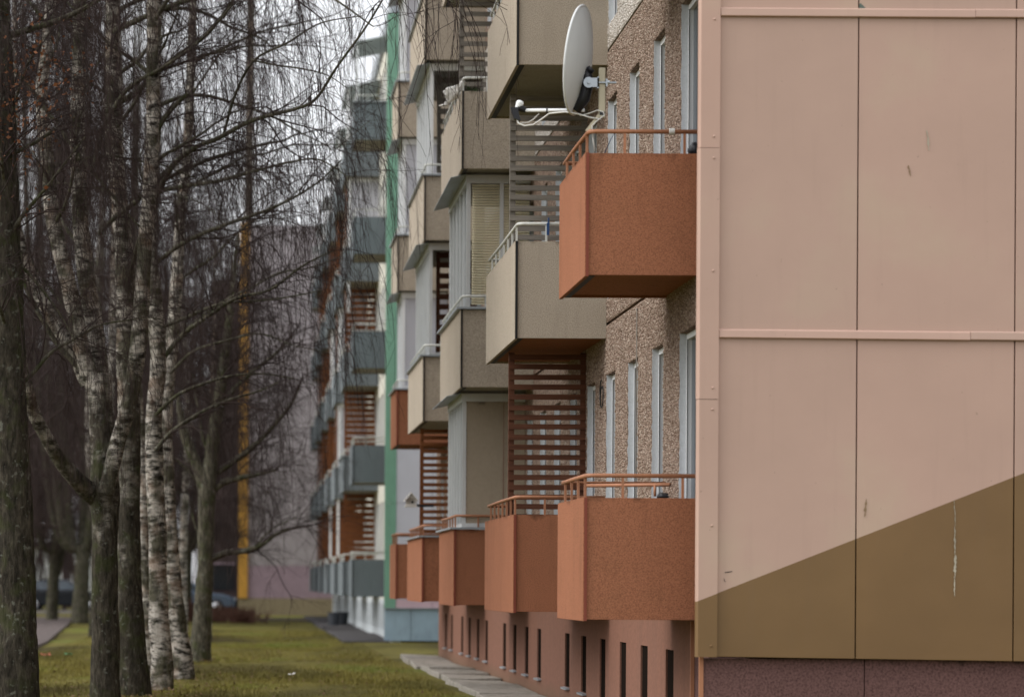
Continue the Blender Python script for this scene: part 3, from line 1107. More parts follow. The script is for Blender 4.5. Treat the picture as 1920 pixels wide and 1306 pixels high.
for k in range(4):
    z0, z1 = zspan(k)
    slat_screen(near, 29.0, 2.757, XF - 0.005, z0, z1, BR if k == 0 else GR)
z0, z1 = zspan(0)
slat_screen(near, 43.3, 2.74, XF - 0.005, z0, z1, M['slat_r'])
z0, z1 = zspan(1)
slat_screen(near, 42.9, 2.95, XF - 0.005, z0, z1, BR, pitch=0.16, sh=0.085)
z0, z1 = zspan(2)
slat_screen(near, 42.9, 2.95, XF - 0.005, z0, z1, GR, pitch=0.16, sh=0.085)
for k in (2, 3):
    z0, z1 = zspan(k)
    slat_screen(near, 36.0, 2.76, XF - 0.005, z0, z1, GR, pitch=0.13, sh=0.06)
for (c, k, fm, side, ya, n) in ((2, 0, 'alu', 'plain', 35.25, 5), (2, 1, 'alu', 'blind', 34.75, 5), (3, 1, 'alu', 'open', 41.75, 6), (3, 2, 'pvc', 'open', 41.75, 5),
                                (3, 3, 'pvc', 'white', 41.75, 5), (4, 1, 'pvc', 'white', 48.85, 3), (4, 2, 'pvc', 'white', 48.85, 3), (4, 3, 'pvc', 'white', 48.85, 3)):
    z0 = ZT + 2.7 * k + 0.035
    z1 = ZT + 2.7 * (k + 1) - BH - 0.016
    glazing(near, 2.775, XF - 0.004, ya, cols[c][1] - 0.1, z0, z1, M[fm], side, n)
    # metal eave above the glazing
    e = MB()
    y1 = cols[c][1]
    e.hexa([(2.56, ya - 0.06, z1 - 0.045), (2.76, ya - 0.06, z1 - 0.002), (2.76, y1, z1 - 0.002), (2.56, y1 + 0.05, z1 - 0.045),
            (2.56, ya - 0.06, z1 - 0.037), (2.76, ya - 0.06, z1 + 0.006), (2.76, y1, z1 + 0.006), (2.56, y1 + 0.05, z1 - 0.037)])
    e.build('eave_sheet', M['flash'], near)
# cable loop beside the first-floor door
lp = []
for i in range(22):
    a = i / 21 * 2 * math.pi * 1.3
    lp.append((XF - 0.02 - 0.004 * i / 21, 27.62 + 0.12 * math.sin(a) - 0.004 * i, 3.42 - 0.12 * (1 - math.cos(a)) - 0.004 * i))
MB().tube(lp, 0.006, 6).build('cable', M['gasket'], near, smooth=True)
MB().tube([(XF - 0.01, 25.2, 1.5), (XF - 0.012, 25.2, 3.9)], 0.006, 6).build('cable', M['slat_g'], near, smooth=True)

# ================================================================== farther block (blue-grey balconies)
far = empty('apartment_block', (7.4, 64.9, 0))
tag(far, 'farther apartment block with blue grey balconies and a green corner stripe', 'apartment block')
XO2, XF2 = 2.56, 3.45
fars2 = [66.8 + 1.53 * k for k in range(0, 28)]
facade(far, XF2, 65.3, 108.6, [f for f in fars2 if f < 108], 0.9, 5, 1.22, [M['cream']], 3.4, 1.6, 0.1)
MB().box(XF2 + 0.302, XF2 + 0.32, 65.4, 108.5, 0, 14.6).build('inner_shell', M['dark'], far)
MB().box(14.4, 14.7, 65.2, 108.6, 0, 14.7).build('rear_wall', M['backwall'], far)
MB().box(XF2 + 0.31, 14.4, 108.3, 108.6, 0, 14.7).build('end_wall', M['backwall'], far)
MB().box(XF2 - 0.08, 14.8, 64.95, 108.7, 14.73, 15.1).build('roof', M['flash'], far)
for c_, (ya_, yb_) in enumerate([(65.6, 67.5), (71.5, 74.8), (78.3, 81.7), (85.2, 88.6), (92.2, 95.6), (99.2, 102.4), (105.8, 107.7)]):
    MB().hexa([(2.56, ya_ - .1, 14.12), (XF2, ya_ - .1, 14.3), (XF2, yb_ + .1, 14.3), (2.56, yb_ + .1, 14.12),
               (2.56, ya_ - .1, 14.15), (XF2, ya_ - .1, 14.33), (XF2, yb_ + .1, 14.33), (2.56, yb_ + .1, 14.15)]).build('canopy', M['polycarb'], far)
    boxpart('canopy_post', M['pvc'], far, (2.62, ya_ + .06, 13.45), (0.05, 0.05, 1.36))
MB().box(XF2 + 0.04, XF2 + 0.3, 65.3, 108.6, 0.98, 1.212).build('floor_edge', M['cream'], far)
hol2 = [(f - 1.0, f - 0.35) for f in fars2 if f < 108]
holed_wall(far, 'plinth_wall', M['plinthwhite'], XF2 + 0.03, XF2 + 0.25, 65.0, 108.6, -0.1, 0.975, hol2, 0.2, 0.85)
for a, b in hol2:
    w = boxpart('cellar_window', M['gasket'], far, (XF2 + 0.10, (a + b) / 2, 0.525), (0.02, b - a - 0.01, 0.64))
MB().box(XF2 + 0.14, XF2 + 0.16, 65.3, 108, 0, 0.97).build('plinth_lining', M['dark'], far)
GY2 = 64.9
zc2 = [0.80, 3.25, 5.7, 8.15, 10.6, 13.05, 14.7]
for i in range(6):
    c = MB().prism([(3.307, GY2 - 0.02), (3.557, GY2 - 0.02), (3.557, GY2 + 0.05), (3.34, GY2 + 0.05), (3.34, GY2 + 0.42), (3.307, GY2 + 0.42)], 'z', zc2[i], zc2[i + 1] - 0.006).build('corner_trim', M['green'], far)
MB().box(3.45, 14.7, GY2 + 0.06, GY2 + 0.2, 0.78, 14.7).build('gable_core', M['dark'], far)
vx2 = [3.561, 4.42, 5.63, 6.84, 14.7]
for i in range(6):
    for j in range(4):
        z0 = zc2[i] + (0.21 if i == 0 else 0.004)
        MB().box(vx2[j], vx2[j + 1] - 0.008, GY2, GY2 + 0.05, z0, zc2[i + 1] - 0.004).build('gable_panel', M['lilac'], far)
for j in range(4):
    MB().box(vx2[j], vx2[j + 1] - 0.008, GY2 - 0.002, GY2 + 0.05, 0.80, 1.004).build('gable_panel', M['pinkstrip'], far)
for a, b in ((3.30, 3.92), (3.925, 5.2), (5.205, 6.4), (6.405, 14.7)):
    MB().box(a, b - 0.006, GY2 + 0.02, GY2 + 0.14, 0.03, 0.79).build('plinth_panel', M['plinthblue'], far)
MB().box(3.26, 14.7, GY2 - 0.04, GY2 + 0.2, 0.785, 0.797).build('plinth_flashing', M['flash'], far)
cols2 = [(65.6, 67.5), (71.5, 74.8), (78.3, 81.7), (85.2, 88.6), (92.2, 95.6), (99.2, 102.4), (105.8, 107.7)]
for c, (y0, y1) in enumerate(cols2):
    for k in range(5):
        balcony(far, XO2, XF2, y0, y1, 1.93 + 2.7 * k, 0.88, M['blue'], M['rail_w'], M['under'], ledge=(c + 2 * k) % 5 == 3, nb=0.5, drip=False)
nslat = 0
for c, (y0, y1) in enumerate(cols2):
    for k in range(4):
        z0 = 1.93 + 2.7 * k - 0.3
        z1 = 1.93 + 2.7 * (k + 1) - 0.88 - 0.01
        if c in (0, 6):
            continue
        ym = (y0 + y1) / 2
        if (c, k) in ((2, 1), (2, 2), (3, 2), (1, 3)):
            glazing(far, 2.68, XF2 - 0.004, y0 + 0.3, y1 - 0.1, 1.93 + 2.7 * k + 0.03, z1, M['pvc'], 'white', 3)
        if c <= 4:
            o = boxpart('slat_screen', M['slat_r'], far, (2.66, ym, (z0 + z1) / 2), (0.07, 0.05, z1 - z0))
            z = z1 - 0.08
            while z > z0 + 0.05:
                s = boxpart('slat', M['slat_r'], o, (3.05, ym - 0.036, z), (0.79, 0.02, 0.125))
                s.rotation_euler = (random.uniform(-0.08, 0.08), random.uniform(-0.006, 0.006), 0)
                z -= 0.16 if (c + k) % 2 else 0.148
        else:
            m = MB()
            z = z1 - 0.08
            while z > z0 + 0.05:
                m.box(2.66, 3.44, ym - 0.01, ym + 0.01, z - 0.06, z + 0.06)
                z -= 0.15
            m.build('slat_screen', M['slat_r'], far)
# pale pole at the open third-floor corner
boxpart('balcony_pole', M['pvc'], far, (2.66, 71.6, 9.2), (0.07, 0.07, 1.7))
boxpart('balcony_pole', M['pvc'], far, (2.66, 78.5, 3.1), (0.07, 0.07, 1.9))
boxpart('balcony_pole', M['pvc'], far, (2.66, 85.4, 3.1), (0.07, 0.07, 1.9))

# ================================================================== end block across the lawn
endb = empty('apartment_block', (5, 116, 0))
tag(endb, 'grey end block with purple base and ochre yellow vertical stripe behind the trees', 'apartment block')
ex0 = at(465, 900, 116).x
sx0 = at(446.5, 1100, 116).x
for i in range(5):
    for j in range(4):
        a, b = ex0 + 0.004 + j * 3.0, ex0 + (j + 1) * 3.0 - 0.012
        z0 = 2.06 + i * 2.85
        MB().box(a, b, 116, 116.2, z0, z0 + 2.835).build('wall_panel', M['b3grey'], endb)
for j in range(8):
    a = ex0 + 0.004 + j * 1.5
    MB().box(a, a + 1.488, 116 - 0.01, 116.2, 0.70, 2.05).build('wall_panel', M['b3purple'], endb)
MB().box(sx0, 14, 115.97, 116.2, -0.05, 0.695).build('plinth_wall', M['b3plinth'], endb)
MB().box(sx0, ex0, 115.9, 116.2, 0.70, 16.35).build('corner_stripe', M['yellow'], endb)
MB().box(sx0 - 0.0, 12.0, 116.21, 116.4, 0.0, 16.3).build('wall_core', M['b3brown'], endb)
MB().box(-1.5, sx0 - 0.004, 119, 119.3, 0, 14.3).build('recessed_wall', M['b3brown'], endb)
w = MB().box(-1.3, -0.42, 118.96, 119.0, 1.05, 2.1).build('window', M['gasket'], endb)
MB().box(-1.34, -0.38, 118.9, 118.958, 2.11, 2.2).build('lintel', M['b3purple'], w)
MB().box(sx0, 12.0, 116.41, 129, 15.8, 16.1).build('roof', M['roof'], endb)
MB().box(-1.5, 12.0, 119.31, 129, 0, 14.3).build('rear_wing', M['b3brown'], endb)

# far pale building glimpsed under the tree crowns
pale = MB().box(-30, -6.5, 165, 172, 0, 3.4).build('pale_building', M['palewall'], None, base=True)
tag(pale, 'long low pale building far behind the parked cars and tree trunks', 'building')
MB().box(-30.3, -6.2, 164.6, 172.3, 3.402, 3.7).build('roof', M['roof'], pale)


# ================================================================== small things on the balconies
def satellite_dish():
    root = empty('satellite_dish', at(1128, 222, 21.9))
    tag(root, 'grey white satellite dish on a beige post at the upper orange balcony rail', 'satellite dish')
    c = at(1084, 113, 21.95)
    nrm = Vector((-0.925, 0.36, 0.12)).normalized()
    up = (Vector((0, 0, 1)) - nrm * nrm.z).normalized()
    sd = nrm.cross(up).normalized()
    R1, R2 = 0.425, 0.385
    m = MB()
    prof = []
    nR, nA = 9, 44
    for layer in (0, 1):
        for i in range(nR):
            t = i / (nR - 1)
            dep = 0.075 * (t * t - 1) - (0.006 if layer else 0)
            for k in range(nA):
                a = 2 * math.pi * k / nA
                m.v.append(tuple(c + up * (math.sin(a) * R1 * max(t, 0.01)) + sd * (math.cos(a) * R2 * max(t, 0.01)) + nrm * dep))
    for layer in (0, 1):
        b = layer * nR * nA
        for i in range(nR - 1):
            for k in range(nA):
                k2 = (k + 1) % nA
                q = (b + i * nA + k, b + i * nA + k2, b + (i + 1) * nA + k2, b + (i + 1) * nA + k)
                m.f.append(q if layer == 0 else q[::-1])
    m.build('reflector', M['dishwhite'], root, smooth=True)
    rim = MB()
    ring = [c + up * (math.sin(a) * R1) + sd * (math.cos(a) * R2) for a in [2 * math.pi * k / nA for k in range(nA + 1)]]
    rim.tube(ring, 0.011, 6, cap=False)
    rim.build('rim', M['dishwhite'], root, smooth=True)
    # black mount behind the lower half
    back = -nrm
    h0 = c - up * 0.10 + back * 0.10
    m = MB()
    m.tube([c - up * 0.07 + back * 0.075, c - up * 0.16 + back * 0.10, c - up * 0.30 + back * 0.085, c - up * 0.40 + back * 0.03], [0.03, 0.055, 0.05, 0.04], 8)
    m.tube([c - up * 0.08 + back * 0.10, c - up * 0.055 + back * 0.12], [0.035, 0.03], 8)
    m.build('dish_mount', M['blackplastic'], root, smooth=True)
    # zinc bracket to the post
    post_top, post_bot = at(1128.5, 128, 21.86), at(1127.5, 222, 21.86)
    px, py = post_top.x, post_top.y
    bz = at(1110, 158, 21.9).z
    bx = at(1098, 158, 21.9).x
    m = MB()
    m.lathe((bx + 0.015, py - 0.035, bz), (0, -1, 0), [(0, 0.0001), (0, 0.042), (0.006, 0.042), (0.006, 0.012), (0.006, 0.0001)], 18)
    m.box(bx + 0.01, px - 0.028, py - 0.04, py - 0.034, bz - 0.036, bz + 0.036)
    m.box(px - 0.040, px - 0.028, py - 0.04, py + 0.04, bz - 0.045, bz + 0.045)
    m.box(px + 0.028, px + 0.040, py - 0.04, py + 0.04, bz - 0.03, bz + 0.03)
    m.build('bracket', M['steel'], root)
    m = MB()
    m.tube([(px - 0.05, py - 0.03, bz), (px + 0.11, py - 0.03, bz)], 0.009, 8)
    m.lathe((px + 0.04, py - 0.03, bz), (1, 0, 0), [(0, 0.001), (0, 0.018), (0.016, 0.018), (0.016, 0.001)], 6)
    m.lathe((bx + 0.015, py - 0.045, bz), (0, -1, 0), [(0, 0.014), (0.008, 0.014), (0.008, 0.001)], 6)
    m.build('bolt', M['steel'], root)
    MB().box(px - 0.025, px + 0.025, py - 0.025, py + 0.025, post_bot.z, post_top.z).build('post', M['tubebeige'], root, bevel=0.004)
    boxpart('post_plug', M['blackplastic'], root, (px, py - 0.0255, post_bot.z + 0.035), (0.04, 0.002, 0.03))
    a, b = Vector((px - 0.02, py, post_bot.z + 0.02)), at(1100, 247, 21.86)
    MB().tube([a, b], 0.022, 4).build('stay', M['tubebeige'], root)
    # feed arm to the left with the receiver head
    a0, a1 = at(1096, 207, 21.95), at(982, 207, 22.15)
    MB().tube([a0, a1], 0.014, 10).build('feed_arm', M['pvc'], root, smooth=True)
    for t in (0.28, 0.62):
        q = a0.lerp(a1, t)
        MB().tube([q - Vector((0.006, 0, 0)), q + Vector((0.006, 0, 0))], 0.019, 8).build('cable_tie', M['blackplastic'], root)
    q = a1
    m = MB()
    m.tube([q + Vector((0.02, 0, 0)), q + Vector((-0.03, 0, 0.02)), q + Vector((-0.045, 0.0, 0.03))], [0.02, 0.03, 0.03], 10)
    m.hexa([tuple(q + Vector(d)) for d in ((-0.075, -0.03, -0.07), (-0.028, -0.03, -0.085), (-0.028, 0.03, -0.085), (-0.075, 0.03, -0.07),
                                           (-0.105, -0.03, 0.02), (-0.05, -0.03, 0.02), (-0.05, 0.03, 0.02), (-0.105, 0.03, 0.02))])
    lnb = m.build('receiver_head', M['blackplastic'], root)
    MB().lathe(q + Vector((-0.04, -0.004, 0.035)), (0.35, -0.1, 0.9), [(-0.02, 0.024), (0.02, 0.03), (0.03, 0.03), (0.042, 0.02), (0.046, 0.001)], 14).build('cap', M['pvc'], lnb, smooth=True)
    pts = [at(969, 221, 22.15), at(972, 231, 22.13), at(983, 236, 22.1), at(1000, 234, 22.08), at(1015, 224, 22.05), at(1030, 213, 22.0), at(1060, 210, 21.95), at(1085, 214, 21.9), at(1105, 220, 21.85), at(1127, 224, 21.83)]
    MB().tube(pts, 0.006, 6).build('cable', M['cable'], root, smooth=True)
    pts = [at(975, 231, 22.16), at(990, 230, 22.15), at(1000, 224, 22.14), at(1011, 213, 22.12)]
    MB().tube(pts, 0.005, 6).build('cable', M['cable'], root, smooth=True)
    pts = [at(1088, 217, 21.9), at(1104, 213, 21.86), at(1120, 207, 21.84), at(1131, 210, 21.83), at(1133, 216, 21.82), at(1118, 228, 21.83), at(1110, 236, 21.84), at(1112, 262, 21.83), at(1116, 284, 21.84)]
    MB().tube(pts, 0.005, 6).build('cable', M['cable'], root, smooth=True)


satellite_dish()


def birdhouse():
    y = 42.75
    q = at(770, 950, y)
    root = empty('birdhouse', q)
    tag(root, 'small pale wooden birdhouse held out on a black bar from the brown slat screen', 'birdhouse')
    s = y / FPX
    x0, x1 = q.x - 9.5 * s, q.x + 10 * s
    MB().box(x0 - 0.01, x1 + 0.01, y - 0.10, y + 0.09, q.z, q.z + 0.018).build('floor', M['birdwood'], root)
    MB().prism([(x0, q.z + 0.019), (x1, q.z + 0.019), (x1, q.z + 0.10), (q.x, q.z + 0.195), (x0, q.z + 0.10)], 'y', y - 0.035, y - 0.025).build('back', M['birdwood'], root)
    m = MB()
    m.prism([(x0, q.z + 0.019), (x1, q.z + 0.019), (x1, q.z + 0.052), (x0, q.z + 0.052)], 'y', y - 0.07, y - 0.06)
    m.prism([(x0 + 0.03, q.z + 0.13), (x1 - 0.03, q.z + 0.13), (q.x, q.z + 0.195)], 'y', y - 0.07, y - 0.06)
    m.box(x0, x0 + 0.035, y - 0.07, y - 0.06, q.z + 0.053, q.z + 0.10)
    m.build('front', M['birdwood'], root)
    MB().lathe((q.x + 0.025, y - 0.036, q.z + 0.075), (0, -1, 0), [(0, 0.0001), (0, 0.02), (0.004, 0.02)], 14).build('hole', M['gasket'], root)
    for a, b in (((x0 - 0.025, q.z + 0.085), (q.x, q.z + 0.212)), ((x1 + 0.025, q.z + 0.085), (q.x, q.z + 0.212))):
        MB().hexa([(a[0], y - 0.11, a[1]), (b[0], y - 0.11, b[1]), (b[0], y + 0.09, b[1]), (a[0], y + 0.09, a[1]),
                   (a[0], y - 0.11, a[1] + 0.018), (b[0], y - 0.11, b[1] + 0.018), (b[0], y + 0.09, b[1] + 0.018), (a[0], y + 0.09, a[1] + 0.018)]).build('roof', M['birdwood'], root)
    e = at(813, 950, y)
    MB().box(x1 + 0.011, e.x, y - 0.04, y, q.z + 0.003, q.z + 0.042).build('bar', M['blackplastic'], root)


birdhouse()


def crumpled_bag():
    y = 34.5
    c = at(849, 176, y)
    m = MB()
    nA, nR = 40, 30
    for i in range(nR + 1):
        t = i / nR
        for k in range(nA):
            a = 2 * math.pi * k / nA
            r = 0.105 * math.sin(math.pi * (0.06 + 0.86 * t)) * (1.15 - 0.35 * t)
            ax = Vector((0.105 - 0.21 * t, 0.05 - 0.1 * t, 0.17 - 0.34 * t))
            q = ax + Vector((math.cos(a) * r, math.sin(a) * r * 0.8, 0.3 * math.cos(a) * r))
            d = 0.085 * mnoise.noise(q * 8 + Vector((3, 1, 2))) + 0.045 * mnoise.noise(q * 19) + 0.02 * mnoise.noise(q * 41)
            q += Vector((math.cos(a), math.sin(a), 0.3)) * d
            m.v.append(tuple(c + q))
    for i in range(nR):
        for k in range(nA):
            k2 = (k + 1) % nA
            m.f.append((i * nA + k, i * nA + k2, (i + 1) * nA + k2, (i + 1) * nA + k))
    o = m.build('plastic_bag', M['bag'], None, smooth=True, base=True)
    tag(o, 'crumpled white plastic bag hung over the corner rail of a beige balcony', 'plastic bag')


crumpled_bag()


def fir_sprigs():
    y = 34.6
    root = empty('fir_sprig', at(885, 185, y))
    tag(root, 'dry green fir sprigs tied to the beige balcony rail beside the white bag', 'fir sprig')
    for (a, b) in (((872, 160), (905, 188)), ((874, 172), (890, 182)), ((888, 168), (908, 178))):
        p0, p1 = at(*a, y), at(*b, y)
        m = MB()
        m.tube([p0, p1], 0.005, 5)
        for i in range(70):
            t = random.random()
            q = p0.lerp(p1, t)
            d = Vector((random.gauss(0, 1), random.gauss(0, 1), random.gauss(0, 1))).normalized() * random.uniform(0.03, 0.06)
            m.tube([q, q + d], [0.003, 0.001], 3, False)
        m.build('twig', M['fir'], root)


fir_sprigs()


def lump(name, mat, c, r, label, cat, seed=0):
    m = MB()
    nA, nR = 12, 8
    for i in range(nR + 1):
        th = math.pi * i / nR
        for k in range(nA):
            a = 2 * math.pi * k / nA
            d = Vector((math.sin(th) * math.cos(a) * r[0], math.sin(th) * math.sin(a) * r[1], math.cos(th) * r[2]))
            d *= 1 + 0.3 * mnoise.noise(d.normalized() * 2.3 + Vector((seed, 0, 0)))
            m.v.append(tuple(Vector(c) + d))
    for i in range(nR):
        for k in range(nA):
            k2 = (k + 1) % nA
            m.f.append((i * nA + k, i * nA + k2, (i + 1) * nA + k2, (i + 1) * nA + k))
    return tag(m.build(name, mat, None, smooth=True, base=True), label, cat)


# blue peg and a wire hook on the beige rail
b = MB()
q = at(1028, 422, 27.42)
b.box(q.x - 0.006, q.x + 0.008, q.y - 0.03, q.y - 0.005, q.z - 0.10, q.z + 0.07)
b.box(q.x - 0.016, q.x - 0.006, q.y - 0.03, q.y - 0.005, q.z - 0.10, q.z + 0.02)
tag(b.build('clothes_peg', M['blueplastic'], None, base=True), 'blue clothes peg clipped to the white rail of the beige balcony', 'peg')
lump('dark_bundle', M['blackplastic'], at(1302, 284, 22.2), (0.05, 0.08, 0.07), 'dark bundle behind the upper orange balcony rail by the pink corner', 'bundle', 3)
lump('dark_bundle', M['blackplastic'], at(1243, 930, 22.8), (0.05, 0.10, 0.03), 'dark lump behind the lower orange balcony rail', 'bundle', 5)
# old inner rail leaning inside the lower orange balcony
m = MB()
m.tube([at(1100, 910, 23.3), at(1180, 909, 22.9), at(1256, 908, 22.45)], 0.016, 8)
m.tube([at(1228, 909, 22.6), at(1228, 930, 22.6)], 0.012, 6)
tag(m.build('loose_rail', M['rail_o'], None, smooth=True), 'loose orange brown bar lying inside the lower orange balcony', 'bar')
# white binding on the upper rail
q = at(1259, 242, 21.78)
m = MB()
for i in range(4):
    m.lathe((q.x - 0.02 + i * 0.011, 21.78, ZT + 2.7 + 0.176), (1, 0, 0), [(0, 0.021), (0.004, 0.027), (0.009, 0.027), (0.011, 0.021)], 10)
tag(m.build('rail_binding', M['cable'], None, smooth=True), 'white tape wound round the upper orange balcony handrail', 'tape')
m = MB()
m.tube([at(1134, 287, 21.85), at(1145, 262, 21.83), at(1153, 248, 21.8), at(1152, 242, 21.78)], 0.003, 4)
tag(m.build('blue_string', M['blueplastic'], None, smooth=True), 'thin string tied to the upper orange balcony rail', 'string')


# ================================================================== trees
def rand_unit(n):
    v = rng.normal(size=(n, 3))
    return v / np.linalg.norm(v, axis=1, keepdims=True)


def norm(v):
    return v / np.maximum(np.linalg.norm(v, axis=-1, keepdims=True), 1e-9)


def shoot(start, d, length, n, droop, wob):
    """polylines (N, n, 3) that start at start along d, sag by droop and wander by wob"""
    N = len(start)
    P = np.empty((N, n, 3))
    P[:, 0] = start
    d = norm(d)
    droop = np.broadcast_to(np.asarray(droop, float), (N,))[:, None]
    step = (np.asarray(length) / (n - 1))[:, None] if np.ndim(length) else np.full((N, 1), length / (n - 1))
    for i in range(1, n):
        d = d + rng.normal(0, wob, (N, 3)) + droop * np.array([0, 0, -1.0])
        d = norm(d)
        P[:, i] = P[:, i - 1] + d * step
    return P


def tubes(P, R, sides=3):
    """P (N,n,3), R (N,n) -> verts, quads"""
    N, n, _ = P.shape
    T = np.empty_like(P)
    T[:, 1:-1] = P[:, 2:] - P[:, :-2]
    T[:, 0] = P[:, 1] - P[:, 0]
    T[:, -1] = P[:, -1] - P[:, -2]
    T = norm(T)
    ref = rand_unit(N)[:, None, :]
    U = norm(np.cross(T, np.broadcast_to(ref, T.shape)))
    W = np.cross(T, U)
    V = np.empty((N, n, sides, 3))
    for k in range(sides):
        a = 2 * math.pi * k / sides
        V[:, :, k] = P + (U * math.cos(a) + W * math.sin(a)) * R[:, :, None]
    idx = np.arange(N * n * sides).reshape(N, n, sides)
    q = []
    for k in range(sides):
        k2 = (k + 1) % sides
        q.append(np.stack([idx[:, :-1, k], idx[:, :-1, k2], idx[:, 1:, k2], idx[:, 1:, k]], -1).reshape(-1, 4))
    return V.reshape(-1, 3), np.concatenate(q)


def sample(P, N, t0=0.1, t1=1.0, weights=None):
    """N random points (and tangents) on the polylines P"""
    i = rng.integers(0, len(P), N) if weights is None else rng.choice(len(P), N, p=weights / weights.sum())
    n = P.shape[1]
    t = rng.uniform(t0, t1, N) * (n - 1) * 0.9999
    k = np.minimum(t.astype(int), n - 2)
    f = (t - k)[:, None]
    a, b = P[i, k], P[i, k + 1]
    return a * (1 - f) + b * f, norm(b - a), i, t / (n - 1)


def resample(pts, n):
    pts = np.asarray(pts, float)
    d = np.r_[0, np.cumsum(np.linalg.norm(np.diff(pts, axis=0), axis=1))]
    # Catmull-Rom through the given points
    out = []
    for s in np.linspace(0, d[-1], n):
        i = min(max(np.searchsorted(d, s) - 1, 0), len(pts) - 2)
        t = (s - d[i]) / max(d[i + 1] - d[i], 1e-9)
        p0, p1, p2, p3 = pts[max(i - 1, 0)], pts[i], pts[i + 1], pts[min(i + 2, len(pts) - 1)]
        out.append(0.5 * (2 * p1 + (p2 - p0) * t + (2 * p0 - 5 * p1 + 4 * p2 - p3) * t * t + (3 * p1 - p0 - 3 * p2 + p3) * t ** 3))
    return np.array(out)


def trunk_mesh(name, stems, mat, parent, rough=0.085, sides=20):
    """stems: (points, radii at the points) -> one mesh with lumpy bark"""
    V, Q, b = [], [], 0
    for pts, rad in stems:
        L = np.sum(np.linalg.norm(np.diff(np.asarray(pts, float), axis=0), axis=1))
        n = max(8, int(L / 0.075))
        P = resample(pts, n)
        R = np.interp(np.linspace(0, 1, n), np.linspace(0, 1, len(rad)), rad)
        T = norm(np.gradient(P, axis=0))
        U = norm(np.cross(T, np.array([0.0, 1.0, 0.05])))
        W = np.cross(T, U)
        sd = sides if R.max() > 0.07 else 9
        ring = []
        for i in range(n):
            for k in range(sd):
                a = 2 * math.pi * k / sd
                d = U[i] * math.cos(a) + W[i] * math.sin(a)
                q = P[i] + d * R[i]
                f = 1 + rough * (mnoise.noise((q[0] * 9, q[1] * 9, q[2] * 2.3)) * 1.2 + mnoise.noise((q[0] * 26, q[1] * 26, q[2] * 9)) * 0.7)
                f += rough * 1.1 * mnoise.noise((q[0] * 2, q[1] * 2, q[2] * 1.9))
                ring.append(P[i] + d * R[i] * f)
        V.append(np.array(ring))
        idx = np.arange(n * sd).reshape(n, sd) + b
        nx = np.roll(idx, -1, 1)
        Q.append(np.stack([idx[:-1], nx[:-1], nx[1:], idx[1:]], -1).reshape(-1, 4))
        b += n * sd
    o = arrays_mesh(name, np.concatenate(V) - np.array(wl(parent)), np.concatenate(Q), mat)
    return link(name, o, wl(parent), parent)


def crown_from(name, limbs, limb_r, parent, mat, n_sec, n_ter, n_str, twig_r=0.0026, sec_len=(0.5, 1.4), str_len=(0.5, 1.9), per=6, hang=0.9, fine=0, merge_limbs=False):
    """secondary branches, branchlets and long hanging strands with side twigs, grown from the limbs"""
    base = np.array(wl(parent))
    V, Q, b = [], [], 0

    def add(P, R, sides=3):
        nonlocal b
        v, q = tubes(P, R, sides)
        V.append(v)
        Q.append(q + b)
        b += len(v)
    L = np.stack([resample(l, 12) for l in limbs])
    if merge_limbs:
        add(L, limb_r[:, None] * np.linspace(1, 0.25, 12)[None], 6)
    lens = np.sum(np.linalg.norm(np.diff(L, axis=1), axis=2), axis=1)
    s, t, i, f = sample(L, n_sec, 0.12, 1.0, lens)
    d = t * 0.8 + rand_unit(n_sec) * 0.7 + np.array([0, 0, 0.2])
    ln = rng.uniform(*sec_len, n_sec) * (1.15 - 0.6 * f)
    S = shoot(s, d, ln, 8, 0.05, 0.13)
    r0 = np.minimum(limb_r[i] * (1 - 0.7 * f) * 0.6, 0.012) * rng.uniform(0.6, 1, n_sec)
    add(S, r0[:, None] * np.linspace(1, 0.35, 8)[None], 4)
    s, t, i2, f = sample(S, n_ter, 0.15, 1.0)
    d = t * 0.7 + rand_unit(n_ter) * 0.65
    Tt = shoot(s, d, rng.uniform(0.25, 0.9, n_ter), 6, 0.10, 0.12)
    add(Tt, np.maximum(r0[i2] * 0.45, twig_r)[:, None] * np.linspace(1, 0.6, 6)[None], 3)
    # hanging strands
    n1 = int(n_str * 0.55)
    parts = [sample(Tt, n1, 0.4, 1.0), sample(S, n_str - n1, 0.5, 1.0)]
    s = np.concatenate([p_[0] for p_ in parts])
    t = np.concatenate([p_[1] for p_ in parts])
    N = len(s)
    hg = rng.random(N) < hang
    d = t * 0.6 + rand_unit(N) * 0.35 - np.where(hg, 0.35, -0.1)[:, None] * np.array([0, 0, 1.0])
    St = shoot(s, d, rng.uniform(*str_len, N) * np.where(hg, 1, 0.5), 10, np.where(hg, 0.42, 0.04), 0.065)
    add(St, twig_r * rng.uniform(0.8, 1.25, N)[:, None] * np.linspace(1.1, 0.6, 10)[None], 3)
    n2 = N * per
    s, t, _, _ = sample(St, n2, 0.08, 0.98)
    d = t + rand_unit(n2) * 0.6
    T2 = shoot(s, d, rng.uniform(0.10, 0.50, n2), 5, 0.16, 0.08)
    add(T2, twig_r * rng.uniform(0.55, 0.85, n2)[:, None] * np.linspace(1, 0.7, 5)[None], 3)
    if fine:
        s, t, _, _ = sample(Tt, fine, 0.1, 1.0)
        F = shoot(s, t * 0.7 + rand_unit(fine) * 0.8, rng.uniform(0.1, 0.4, fine), 4, 0.05, 0.12)
        add(F, np.full((fine, 4), twig_r * 0.8), 3)
    me = arrays_mesh(name, np.concatenate(V) - base, np.concatenate(Q), mat, False)
    return link(name, me, wl(parent), parent)


